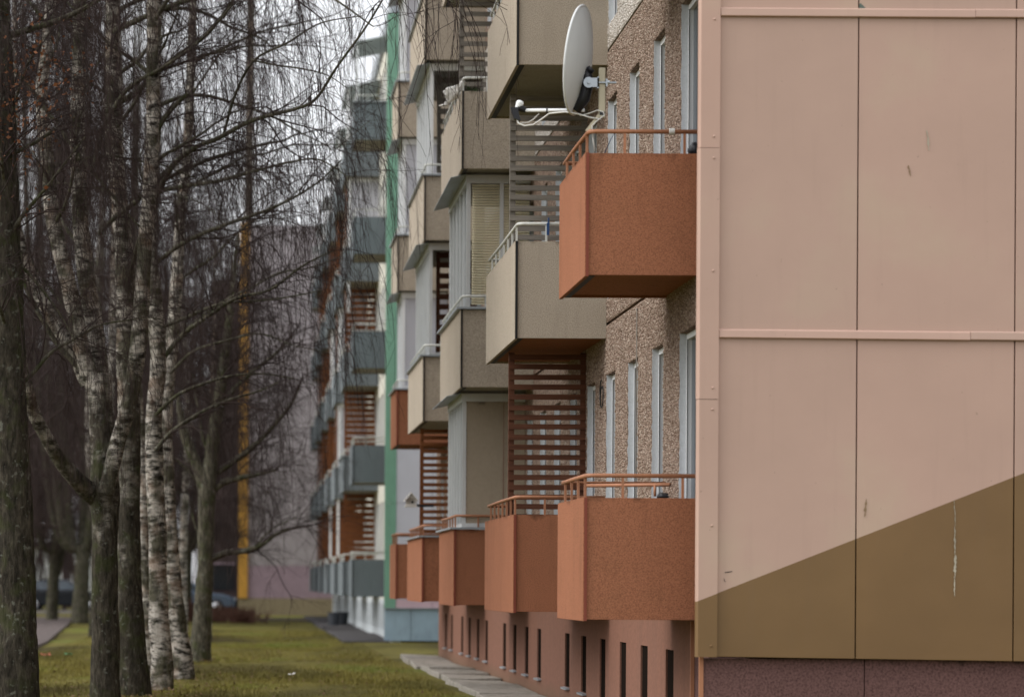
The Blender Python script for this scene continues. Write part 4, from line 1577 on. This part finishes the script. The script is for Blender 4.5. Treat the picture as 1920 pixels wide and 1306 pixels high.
def auto_limbs(stem, n, zlo, zhi, length, az=None, el=(25, 60), droop=0.03, r=0.03):
    """limbs growing from a stem polyline between two heights"""
    st = resample(stem, 60)
    zs = np.linspace(zlo, zhi, n) + rng.uniform(-0.2, 0.2, n)
    out, rad = [], []
    for j, z in enumerate(zs):
        k = int(np.argmin(np.abs(st[:, 2] - z)))
        a = rng.uniform(0, 2 * math.pi) if az is None else math.radians(rng.uniform(*az))
        e = math.radians(rng.uniform(*el))
        d = np.array([[math.cos(a) * math.cos(e), math.sin(a) * math.cos(e), math.sin(e)]])
        ln = length * rng.uniform(0.65, 1.2) * (1.15 - 0.5 * j / max(n - 1, 1))
        out.append(shoot(st[k][None], d, np.array([ln]), 12, droop, 0.10)[0])
        rad.append(r * rng.uniform(0.6, 1.1))
    return out, rad


def px(pts, d):
    """a path traced in the photograph at distance d (or one distance per point)"""
    ds = d if isinstance(d, (list, tuple)) else [d] * len(pts)
    return [tuple(at(u, v, q)) for (u, v), q in zip(pts, ds)]


def tree(name, label, base, stems, bark, limbs=(), limb_bark=None, auto=(), sec=120, ter=360, strands=500, cat='tree', group=None, twig_m=None, split=True, **kw):
    root = empty(name, base)
    tag(root, label, cat, group)
    trunk_mesh('trunk', stems, bark, root)
    LL, LR = [], []
    for pts, r0, r1 in limbs:
        LL.append(np.array(pts))
        LR.append(r0)
        trunk_mesh('branch', [(resample(pts, max(5, len(pts))), [r0, (r0 * 0.6 + r1 * 0.4), r1])], limb_bark or M['bark_limb'], root, 0.05, 9)
    for a in auto:
        o, r = auto_limbs(**a)
        LL += o
        LR += r
        if split:
            for p_, r_ in zip(o, r):
                trunk_mesh('branch', [(p_, [r_, r_ * 0.6, r_ * 0.2])], limb_bark or M['bark_limb'], root, 0.04, 7)
    if LL:
        crown_from('crown', LL, np.array(LR), root, twig_m or M['twig'], sec, ter, strands, merge_limbs=not split, **kw)
    return root


def tall(pts, d, top_shift=(0.0, 0.0), h=12.5):
    """continue a traced stem above the frame"""
    w = px(pts, d)
    x, y, z = w[-1]
    x0, y0, z0 = w[-2]
    sl = (x - x0) / max(z - z0, 0.2)
    sl = max(-0.15, min(0.15, sl))
    zz = max(h, z + 1.5)
    w.append((x + sl * (zz - z) * 0.6 + top_shift[0], y + top_shift[1], (z + zz) / 2))
    w.append((x + sl * (zz - z) + top_shift[0], y + top_shift[1], zz))
    return w


def rr(pxw, d):
    return [w / 2 * d / FPX for w in pxw]


# --- dark old tree at the left edge
D = 29.5
s1 = tall([(22, 1345), (27, 1290), (30, 1200), (29, 1100), (27, 1000), (22, 900), (18, 750), (14, 600), (8, 450), (4, 300), (0, 150), (-6, 0)], D)
t1_limbs = [
    (px([(45, 700), (52, 770), (75, 830), (110, 880), (150, 915), (185, 930)][::-1], D + 2.5), 0.075, 0.05),
    (px([(10, 470), (60, 520), (110, 585), (140, 640)], [D, D, D, D]), 0.02, 0.006),
    (px([(0, 300), (30, 285), (75, 262), (104, 240)], D), 0.03, 0.012),
    (px([(-10, 75), (40, 60), (100, 42), (160, 15), (210, -15)], D), 0.04, 0.02),
]
tree('old_tree', 'thick dark furrowed tree trunk cut by the edge, with rusty dead leaves', (s1[0][0], D, -0.05), [(s1, rr([100, 84, 74, 68, 64, 62, 58, 54, 48, 44, 40, 36, 30, 20], D))],
     M['bark_dark'], t1_limbs[1:], auto=[dict(stem=s1, n=12, zlo=3.4, zhi=10.5, length=2.2, r=0.028)], sec=230, ter=760, strands=900)

# --- forked birch
D = 32.0
st_low = px([(199, 1345), (197, 1290), (197, 1200), (196, 1100), (196, 1000), (197, 930), (196, 860), (190, 780), (186, 700)], D)
st_a = tall([(192, 800), (180, 735), (160, 680), (143, 610), (128, 530), (112, 470), (98, 400), (90, 320), (84, 250), (78, 170), (88, 90), (96, 0)], D)
st_b = tall([(190, 770), (184, 690), (178, 620), (168, 560), (158, 480), (150, 400), (147, 320), (145, 240), (147, 160), (148, 80), (150, 0)], D + 0.3)
st_c = tall([(199, 925), (206, 890), (214, 855), (224, 815), (240, 765), (252, 705), (260, 640), (266, 560), (270, 480), (277, 400), (283, 310), (287, 230), (286, 120), (285, 0)], D - 0.3)
st_d = px([(205, 945), (180, 932), (150, 905), (118, 870), (90, 825), (62, 770), (48, 720), (42, 690), (40, 640)], [D, D, D - .2, D - .4, D - .6, D - .8, D - 1, D - 1, D - 1])
st_e = tall([(165, 720), (140, 665), (105, 610), (78, 560), (52, 505), (35, 450), (22, 380)], D + 0.2, h=10)
lim2 = [
    (px([(160, 700), (120, 660), (80, 600), (46, 530), (40, 470)], D), 0.035, 0.015),
    (px([(150, 415), (172, 330), (215, 185), (268, 160), (330, 105), (380, 72), (440, 5)][1:], [D, D, D - .3, D - .6, D - .8, D - 1]), 0.03, 0.012),
    (px([(0, 108), (30, 135), (60, 168), (110, 240), (150, 292), (215, 372), (262, 425)], D - 0.5), 0.028, 0.012),
    (px([(286, 260), (305, 226), (330, 196), (352, 176)], D - 0.3), 0.036, 0.02),
]
tree('forked_birch', 'birch with grey mossy foot that forks low into several white stems', (st_low[0][0], D, -0.05),
     [(st_low, rr([62, 56, 52, 50, 50, 54, 52, 46, 40], D)), (st_a, rr([34, 32, 30, 28, 26, 24, 22, 22, 20, 18, 16, 14, 10, 5], D)),
      (st_b, rr([40, 36, 32, 30, 28, 28, 26, 24, 22, 20, 18, 14, 6], D)), (st_c, rr([30, 30, 30, 30, 28, 26, 24, 24, 22, 20, 20, 18, 16, 14, 10, 5], D)),
      (st_d, rr([38, 36, 30, 27, 26, 25, 24, 22, 14], D)), (st_e, rr([28, 26, 24, 22, 20, 18, 16, 10, 4], D))],
     M['bark_mid'], lim2, auto=[dict(stem=st_a, n=8, zlo=4.5, zhi=10.5, length=2.0, r=0.024), dict(stem=st_b, n=8, zlo=5, zhi=11.5, length=2.2, r=0.024),
                                 dict(stem=st_c, n=9, zlo=5.5, zhi=11.5, length=2.2, r=0.024)], sec=320, ter=1000, strands=1300)

# --- darker birch just right of it
D = 34.0
s3 = tall([(258, 1330), (252, 1280), (246, 1200), (242, 1100), (242, 1000), (243, 900), (243, 800), (240, 700), (237, 600), (234, 500), (228, 420), (218, 330), (212, 240), (210, 120), (212, 0)], D)
lim3 = [
    (px([(236, 545), (252, 480), (275, 415), (330, 302), (400, 264), (475, 225), (540, 208), (585, 192), (615, 150), (650, 100), (690, 45), (722, 0), (740, -40)], [34, 33.8, 33.5, 32.8, 32, 31.2, 30.4, 29.8, 29.4, 29.1, 28.9, 28.7, 28.5]), 0.036, 0.008),
    (px([(185, 440), (215, 408), (262, 372), (330, 302)], 33.4), 0.03, 0.03),
    (px([(212, -40), (330, -110), (480, -150), (610, -130), (720, -80), (800, -40), (850, 5)], [34, 32.4, 31, 30, 29.2, 28.6, 28.2]), 0.045, 0.006),
    (px([(211, 60), (300, 20), (420, -20), (540, -30), (640, 0), (700, 50)], [34, 32.6, 31.2, 30.2, 29.4, 29]), 0.04, 0.006),
    (px([(420, 250), (440, 180), (475, 115), (540, 80), (610, 40), (680, 30)], [32, 31.6, 31.0, 30.4, 29.8, 29.4]), 0.018, 0.005),
    (px([(470, 112), (530, 125), (600, 135), (650, 165)], [31, 30.6, 30.2, 29.8]), 0.012, 0.004),
    (px([(200, 210), (268, 162), (330, 107), (380, 75), (440, -5)], 32.5), 0.035, 0.015),
]
tree('patchy_birch', 'dark birch trunk with white patches near its foot, second behind the forked birch', (s3[0][0], D, -0.05),
     [(s3, rr([66, 56, 46, 42, 42, 42, 40, 36, 32, 30, 26, 24, 22, 20, 18, 12, 5], D))], M['bark_low'], lim3,
     auto=[dict(stem=s3, n=9, zlo=7.0, zhi=12, length=3.0, az=(-80, 80), el=(5, 40), r=0.03), dict(stem=s3, n=5, zlo=6.0, zhi=12, length=2.2, r=0.025)], sec=190, ter=480, strands=620, twig_r=0.0031, per=5)

# --- white birch in the middle
D = 36.2
s4 = tall([(305, 1300), (304, 1250), (299, 1180), (297, 1100), (296, 1000), (292, 920), (289, 840), (290, 760), (297, 690), (292, 600), (284, 500), (278, 420), (284, 330), (290, 250), (291, 120), (292, 0)], D)
lim4 = [
    (px([(291, 845), (312, 818), (340, 795), (375, 775), (420, 752), (480, 735), (525, 715)], D - 0.5), 0.03, 0.008),
    (px([(292, 690), (330, 640), (380, 600), (440, 560), (510, 541), (590, 482), (625, 470)], [D, D, D - .5, D - 1, D - 1.5, D - 2, D - 2.3]), 0.035, 0.007),
    (px([(290, 620), (340, 600), (400, 572), (455, 566), (520, 560), (600, 545)], [D, D, D - .5, D - 1, D - 1.5, D - 2]), 0.026, 0.006),
    (px([(284, 500), (320, 470), (375, 440), (440, 415), (523, 385), (580, 352), (622, 322), (640, 300)], [D, D, D - .5, D - 1, D - 1.6, D - 2, D - 2.4, D - 2.6]), 0.032, 0.007),
    (px([(286, 360), (340, 350), (395, 342), (440, 331), (500, 315), (562, 301), (612, 302), (650, 330)], [D, D, D - .5, D - 1, D - 1.6, D - 2, D - 2.4, D - 2.6]), 0.032, 0.006),
    (px([(290, 780), (330, 742), (380, 720), (430, 705), (490, 700), (560, 712)], D - 0.3), 0.026, 0.006),
]
tree('white_birch', 'white birch with dark bands standing mid row, straight pale trunk', (s4[0][0], D, -0.05),
     [(s4, rr([44, 40, 36, 34, 33, 32, 31, 30, 28, 26, 24, 22, 22, 20, 18, 16, 12, 5], D))], M['bark_white'], lim4,
     auto=[dict(stem=s4, n=8, zlo=6.5, zhi=12.2, length=3.2, az=(-75, 50), el=(5, 45), r=0.03, droop=0.05)], sec=190, ter=480, strands=520, twig_r=0.003, per=5)

# --- thin white birch behind
D = 42.5
s5 = tall([(279, 1270), (277, 1200), (274, 1100), (268, 1000), (270, 900), (262, 780), (252, 650), (240, 500), (232, 380), (225, 250), (222, 100), (220, 0)], D, h=13)
tree('thin_birch', 'thin white birch half hidden between two thicker birch trunks', (s5[0][0], D, -0.05), [(s5, rr([24, 20, 18, 17, 17, 16, 16, 15, 14, 14, 13, 12, 8, 4], D))], M['bark_white'], (),
     auto=[dict(stem=s5, n=14, zlo=4.5, zhi=12.5, length=2.2, r=0.022)], sec=120, ter=320, strands=380, split=False)
# --- white birch beyond
D = 39.8
s6 = tall([(346, 1285), (342, 1240), (334, 1180), (326, 1100), (319, 1000), (316, 930), (312, 860), (312, 760), (322, 650), (330, 540), (338, 420), (350, 300), (356, 180), (360, 60), (362, 0)], D, h=13)
lim6 = [
    (px([(313, 840), (330, 862), (352, 880), (368, 905)], D), 0.02, 0.008),
    (px([(325, 640), (370, 600), (410, 570), (470, 540), (540, 505), (600, 500), (640, 480)], [D, D, D, D - .5, D - 1, D - 1.2, D - 1.4]), 0.026, 0.006),
    (px([(318, 700), (360, 660), (420, 640), (480, 625), (560, 650), (610, 660)], D - .6), 0.024, 0.006),
]
tree('leaning_birch', 'white banded birch with a slightly leaning foot beside the middle birch', (s6[0][0], D, -0.05),
     [(s6, rr([44, 36, 30, 27, 26, 25, 24, 22, 20, 19, 18, 17, 15, 14, 12, 8, 4], D))], M['bark_white'], lim6,
     auto=[dict(stem=s6, n=9, zlo=5.5, zhi=12.5, length=3.0, az=(-85, 60), r=0.026, droop=0.04)], sec=150, ter=420, strands=380, twig_r=0.003, per=5)

# --- grey branching tree at the end of the row
D = 49.0
s7 = px([(374, 1245), (375, 1225), (378, 1180), (383, 1100), (386, 1020), (387, 950), (392, 890), (396, 860)], D)
s7b = px([(392, 895), (398, 840), (408, 765), (418, 690), (430, 600), (438, 520), (446, 440)], D)
s7c = px([(388, 935), (376, 890), (358, 845), (344, 805), (334, 745)], D)
lim7 = [
    (px([(394, 925), (410, 908), (440, 898), (480, 890), (520, 880)], D), 0.070, 0.015),
    (px([(394, 1048), (420, 1037), (445, 1032), (478, 1030), (505, 1008), (540, 992), (585, 984)], D), 0.063, 0.010),
    (px([(400, 890), (430, 870), (470, 842), (510, 800), (545, 760), (570, 700)], D), 0.063, 0.010),
    (px([(478, 1030), (490, 1010), (520, 985), (555, 970)], D), 0.02, 0.006),
    (px([(384, 1020), (374, 1000), (366, 985), (360, 960)], D), 0.03, 0.01),
    (px([(404, 780), (430, 740), (470, 700), (520, 660), (560, 610)], D), 0.056, 0.01),
    (px([(396, 860), (380, 820), (374, 780), (360, 700)], D), 0.03, 0.01),
]
tree('grey_tree', 'low branching grey tree with pale swollen foot at the row end', (s7[0][0], D, -0.05),
     [(s7, rr([46, 38, 33, 31, 30, 32, 32, 28], D)), (s7b, rr([27, 25, 22, 18, 14, 10, 5], D)), (s7c, rr([26, 22, 19, 15, 8], D))], M['bark_limb'], lim7,
     auto=[dict(stem=s7b, n=12, zlo=3.5, zhi=7.2, length=1.7, r=0.02)], sec=260, ter=900, strands=300, twig_r=0.003, hang=0.2, fine=1800, str_len=(0.3, 0.8), split=False)

# --- birches farther down the row and beyond
far_spec = [(14, 56, 'slim birch hidden behind the dark old tree, only its crown showing', 13, M['bark_mid'], 14),
            (175, 70, 'birch well behind the forked birch, only its crown showing', 15, M['bark_mid'], 15),
            (290, 60, 'birch behind the middle white birch, crown showing', 14, M['bark_white'], 14),
            (391, 64, 'slim pale birch directly behind the grey tree, partly covered', 13, M['bark_pale'], 9.5),
            (457, 134, 'tall pale trunk rising behind the end block above the ochre stripe', 17, M['bark_pale'], 31),
            (30, 52, 'birch behind the dark old tree, partly hidden', 18, M['bark_mid'], 13),
            (200, 58, 'birch straight behind the forked birch, mostly hidden', 16, M['bark_mid'], 13),
            (345, 66, 'pale birch stem showing above the leaning birch', 14, M['bark_white'], 13),
            (246, 63, 'birch straight behind the patchy dark birch, mostly hidden', 16, M['bark_mid'], 12)]
for (u, d, lab, w, bk, hh) in far_spec:
    b0 = at(u, 1089, d).x
    bend = rng.uniform(-0.25, 0.25, 3)
    st = [(b0, d, -0.05), (b0 + bend[0] * .3, d, 2.5), (b0 + bend[1], d, 5.5), (b0 + bend[2], d, hh * 0.75), (b0 + bend[2] * 1.2, d, hh)]
    r0 = w / 2 * d / FPX
    tree('background_birch', lab, (b0, d, -0.05), [(st, [r0 * 1.25, r0, r0 * 0.8, r0 * 0.5, 0.02] if hh < 20 else [r0 * 1.2, r0 * 1.1, r0, r0, r0 * 0.8])], bk, (),
         auto=[dict(stem=st, n=18, zlo=3.0 if hh < 20 else 19, zhi=hh - 0.8, length=2.4, r=0.024)], sec=200, ter=600, strands=500, per=4, twig_r=0.0036, split=False)

# --- wide dark trees along the road
wide = [(97, 96, 0.19, 'two stemmed dark tree before the parked car'), (150, 92, 0.25, 'stout pale footed tree beside the path end'), (10, 100, 0.3, 'broad dark tree behind the old trunk'),
        (215, 98, 0.28, 'broad dark tree hidden behind the forked birch'), (285, 104, 0.28, 'broad dark tree behind the middle birches'), (345, 108, 0.25, 'dark tree behind the leaning birch near the road'),
        (-60, 88, 0.3, 'broad dark tree beyond the picture edge')]
for (u, d, r0, lab) in wide:
    b0 = at(u, 1089, d).x
    st = [(b0, d, -0.05), (b0 + .05, d, 1.2), (b0 + .1, d, 2.6)]
    stems = [(st, [r0 * 1.2, r0, r0 * 0.9])]
    aut = []
    H = 23.0 if u < 240 else 14.0
    for j in range(5):
        a = rng.uniform(0, 6.28)
        ox, oy = math.cos(a) * rng.uniform(0.8, 2.2), math.sin(a) * rng.uniform(0.5, 1.5)
        z0 = 1.0 if (j == 0 and u == 97) else 2.3
        s = [(b0 + 0.05, d, z0), (b0 + ox * .45, d + oy * .5, 3.8), (b0 + ox * .85, d + oy, H * .55), (b0 + ox, d + oy, H)]
        stems.append((s, [r0 * 0.55, r0 * 0.45, r0 * 0.3, 0.03]))
        aut.append(dict(stem=s, n=9 if H < 20 else 15, zlo=3.0, zhi=H - .5, length=2.9, el=(-5, 50), r=0.04))
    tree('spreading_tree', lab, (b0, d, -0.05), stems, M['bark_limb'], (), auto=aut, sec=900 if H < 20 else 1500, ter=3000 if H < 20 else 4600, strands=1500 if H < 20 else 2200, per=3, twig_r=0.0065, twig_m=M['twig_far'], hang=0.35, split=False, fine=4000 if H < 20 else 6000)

# a far wood that reads as one mass
def far_wood():
    V, Q, b = [], [], 0
    n = 150
    x = rng.uniform(-34, -1.5, n)
    y = rng.uniform(128, 160, n)
    S = shoot(np.stack([x, y, np.zeros(n)], -1), np.tile([0, 0, 1.0], (n, 1)) + rng.normal(0, .06, (n, 3)), rng.uniform(9, 16, n), 9, -0.02, 0.06)
    v, q = tubes(S, 0.10 * np.linspace(1, 0.2, 9)[None] * rng.uniform(.6, 1.3, n)[:, None], 4)
    V.append(v); Q.append(q); b += len(v)
    N = 10000
    s, t, _, _ = sample(S, N, 0.30, 1.0)
    B = shoot(s, t * .7 + rand_unit(N) * .8, rng.uniform(.8, 2.6, N), 5, 0.0, 0.15)
    v, q = tubes(B, 0.022 * np.linspace(1, 0.4, 5)[None] * np.ones((N, 1)), 3)
    V.append(v); Q.append(q + b); b += len(v)
    N = 40000
    s, t, _, _ = sample(B, N, 0.1, 1.0)
    B2 = shoot(s, t * .6 + rand_unit(N) * .8, rng.uniform(.4, 1.2, N), 3, 0.05, 0.15)
    v, q = tubes(B2, np.full((N, 3), 0.012), 3)
    V.append(v); Q.append(q + b)
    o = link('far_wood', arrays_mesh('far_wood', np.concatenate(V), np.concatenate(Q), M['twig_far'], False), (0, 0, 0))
    tag(o, 'dark purplish far-off wood of bare trees beyond the road', 'wood', kind='stuff')


far_wood()


# rusty dead leaves still on the old tree
def dead_leaves():
    n = 520
    c = np.array([tuple(at(u, v, 29.2 + q)) for u, v, q in zip(np.r_[rng.normal(28, 34, n // 2), rng.normal(75, 45, n - n // 2)], np.r_[rng.normal(210, 85, n // 2), rng.normal(150, 70, n - n // 2)], rng.normal(0, .5, n))])
    u, w = rand_unit(n), rand_unit(n)
    w = norm(np.cross(u, w))
    sz = rng.uniform(0.012, 0.034, n)[:, None]
    V = np.stack([c - u * sz, c + w * sz * .7, c + u * sz, c - w * sz * .7], 1).reshape(-1, 3)
    root = bpy.data.objects['old_tree']
    me = arrays_mesh('dead_leaves', V - np.array(wl(root)), np.arange(n * 4).reshape(-1, 4), M['leafdry'], False)
    o = link('dead_leaves', me, wl(root), root)
    o['kind'] = 'stuff'


dead_leaves()


# low reddish shrubs at the road end
def shrub(u, v, d, r, h, n, label):
    base = at(u, v, d)
    base.z = -0.02
    root_s = np.tile(np.array(base), (n, 1)) + np.c_[rng.normal(0, r * .35, n), rng.normal(0, r * .35, n), np.zeros(n)]
    S = shoot(root_s, np.c_[rng.normal(0, .5, n), rng.normal(0, .5, n), np.ones(n)], rng.uniform(.6, 1.1, n) * h, 6, 0.02, .12)
    s, t, _, _ = sample(S, n * 7, .2, 1)
    B = shoot(s, t + rand_unit(n * 7) * .6, rng.uniform(.15, .45, n * 7), 4, 0.02, .12)
    v1, q1 = tubes(S, np.full((n, 6), 0.012), 3)
    v2, q2 = tubes(B, np.full((n * 7, 4), 0.007), 3)
    me = arrays_mesh('bare_shrub', np.concatenate([v1, v2]) - np.array(base), np.concatenate([q1, q2 + len(v1)]), M['twig_red'], False)
    tag(link('bare_shrub', me, base), label, 'shrub')


shrub(400, 1165, 96, 1.2, 0.36, 110, 'low reddish bare shrub in front of the dark blue car')
shrub(452, 1165, 93, 1.0, 0.34, 100, 'lowest reddish bare shrub by the ochre plinth corner')
shrub(345, 1165, 97, 1.5, 0.7, 120, 'reddish bare shrub behind the leaning birch foot')


# ================================================================== cars
def car(loc, heading, paintm, label, estate=False):
    root = empty('parked_car', loc)
    tag(root, label, 'car')
    x, y, z = loc
    s = heading

    def X(a):
        return x + s * a
    body = [(-2.1, 0.28), (-2.15, 0.62), (-2.05, 0.86), (-1.2, 0.93), (0.75, 0.93), (1.55, 0.84), (2.05, 0.70), (2.15, 0.48), (2.1, 0.26)]
    o = MB().prism([(X(a), z + b) for a, b in body], 'y', y - 0.83, y + 0.83).build('body', paintm, root, bevel=0.06)
    back = -1.95 if estate else -1.55
    cab = [(back, 0.92), (back + 0.25, 1.38), (-0.5, 1.46), (0.15, 1.42), (0.95, 0.92)]
    n = len(cab)
    m = MB()
    for sgn in (-1, 1):
        m.v += [(X(a), y + sgn * (0.78 - 0.20 * (b - 0.92) / 0.5), z + b) for a, b in cab]
    m.f = [tuple(range(n)), tuple(reversed(range(n, 2 * n)))] + [(i, i + n, (i + 1) % n + n, (i + 1) % n) for i in range(n)]
    c = m.build('cabin', paintm, root, bevel=0.03)
    for (a0, a1, b0, b1) in ((back + 0.16, -0.62, back + 0.36, -0.6), (-0.54, 0.74, -0.52, 0.12)):
        for sgn in (-1, 1):
            def Y(b):
                return y + sgn * (0.79 - 0.20 * (b - 0.92) / 0.5)
            g = MB()
            g.v = [(X(a0), Y(0.98), z + 0.98), (X(a1), Y(0.98), z + 0.98), (X(b1), Y(1.36), z + 1.36), (X(b0), Y(1.36), z + 1.36)]
            g.v += [(q[0], q[1] - sgn * 0.02, q[2]) for q in g.v]
            g.f = [(0, 1, 2, 3), (7, 6, 5, 4), (0, 4, 5, 1), (1, 5, 6, 2), (2, 6, 7, 3), (3, 7, 4, 0)]
            g.build('side_window', M['glass'], root)
    for a in (-1.3, 1.32):
        for sgn in (-1, 1):
            t = MB().lathe((X(a), y + sgn * 0.72, z + 0.31), (0, sgn, 0), [(-0.1, 0.19), (-0.1, 0.31), (0.1, 0.31), (0.12, 0.28), (0.12, 0.2)], 22).build('wheel', M['rubber'], root, smooth=True)
            MB().lathe((X(a), y + sgn * 0.72, z + 0.31), (0, sgn, 0), [(0.10, 0.205), (0.125, 0.19), (0.118, 0.06), (0.13, 0.04), (0.13, 0.001)], 22).build('rim', M['rim'], t, smooth=True)
    for sgn in (-1, 1):
        boxpart('headlight', M['carlamp'], root, (X(2.08), y + sgn * 0.62, z + 0.62), (0.12, 0.3, 0.12))
        boxpart('tail_light', M['redtail'], root, (X(-2.12), y + sgn * 0.66, z + 0.74), (0.08, 0.2, 0.2))
        boxpart('bumper', M['blackplastic'], root, (X(sgn * 2.13), y, z + 0.36), (0.1, 1.5, 0.16))
    return root


q = at(445, 1150, 119.5)
car((q.x - 2.2, 118.6 - 0.4, 0.012), 1, M['carblue'], 'dark blue car with pale wheel nosing out beside the ochre stripe')
q = at(100, 1148, 123)
car((q.x + 0.5, 123, 0.012), 1, M['carblack'], 'black parked car seen between the far tree trunks')
q = at(60, 1148, 127)
car((q.x - 1.4, 127.5, 0.012), -1, M['carwhite'], 'pale parked car behind the black car, mostly hidden by the old trunk', True)
q = at(340, 1148, 124)
car((q.x, 125, 0.012), 1, M['carwhite'], 'pale parked car glimpsed behind the leaning birch')

# pots by the farther block, litter on the lawn
for i, (u, v, d, r, lab) in enumerate(((626, 1160, 86, 0.2, 'squat dark pot on the farther pavement, nearer the lawn'), (640, 1158, 87.5, 0.24, 'dark planter tub on the farther pavement against the pale plinth'))):
    q = at(u, v, d)
    o = MB().lathe((q.x, d, 0.05), (0, 0, 1), [(0, 0.001), (0, r * .75), (0.36, r), (0.40, r * 1.08), (0.40, r * .92), (0.33, r * .88), (0.33, 0.001)], 16).build('plant_pot', M['pot'], None, smooth=False, base=True)
    tag(o, lab, 'pot')


def litter(u, v, mat, label, s=0.06):
    d = EYE * FPX / (v - V0)
    q = at(u, v, d)
    q.z = 0.0
    m = MB()
    n = 5
    for i in range(n):
        for j in range(n):
            xx, yy = (i / (n - 1) - .5) * 2 * s, (j / (n - 1) - .5) * 2 * s
            m.v.append((q.x + xx, q.y + yy * 1.5, 0.03 + s * 0.9 * abs(mnoise.noise((xx * 17 + u, yy * 17, 1)))))
    for i in range(n - 1):
        for j in range(n - 1):
            m.f.append((i * n + j, (i + 1) * n + j, (i + 1) * n + j + 1, i * n + j + 1))
    tag(m.build('litter', mat, None, base=True), label, 'litter')


litter(85, 1233, M['litter_o'], 'orange scrap of litter on the grass beside the old tree', 0.09)
litter(128, 1231, M['litter_g'], 'green scrap of litter on the grass', 0.07)
litter(547, 1267, M['litter_w'], 'white scrap of litter on the lawn', 0.05)


def fallen_leaves(n=2600):
    y = 31 + rng.random(n) ** 1.4 * 45
    x = rng.uniform(-3.6, 2.7, n)
    k = n // 2
    tx = np.array([-2.5, -1.66, -1.4, -1.08, -0.9, -0.77])
    ty = np.array([29.5, 32, 34, 36.2, 39.8, 49])
    i = rng.integers(0, 6, k)
    x[:k] = tx[i] + rng.normal(0, 0.55, k)
    y[:k] = ty[i] + rng.normal(0, 0.9, k)
    c = np.stack([x, y, np.full(n, 0.015) + rng.uniform(0, .02, n)], -1)
    u = rand_unit(n)
    u[:, 2] *= 0.3
    u = norm(u)
    w = norm(np.cross(u, np.array([0, 0, 1.0]) + 0.35 * rand_unit(n)))
    sz = rng.uniform(0.012, 0.032, n)[:, None]
    V = np.stack([c - u * sz, c + w * sz * .6, c + u * sz, c - w * sz * .6], 1).reshape(-1, 3)
    o = link('fallen_leaves', arrays_mesh('fallen_leaves', V, np.arange(n * 4).reshape(-1, 4), M['leafground'], False), (0, 0, 0))
    tag(o, 'brown fallen leaves scattered on the lawn round the trunks', 'leaves', kind='stuff')


M['leafground'] = paint('brown_fallen_leaf', (0.13, 0.075, 0.035), 0.8, 0.5)
fallen_leaves()
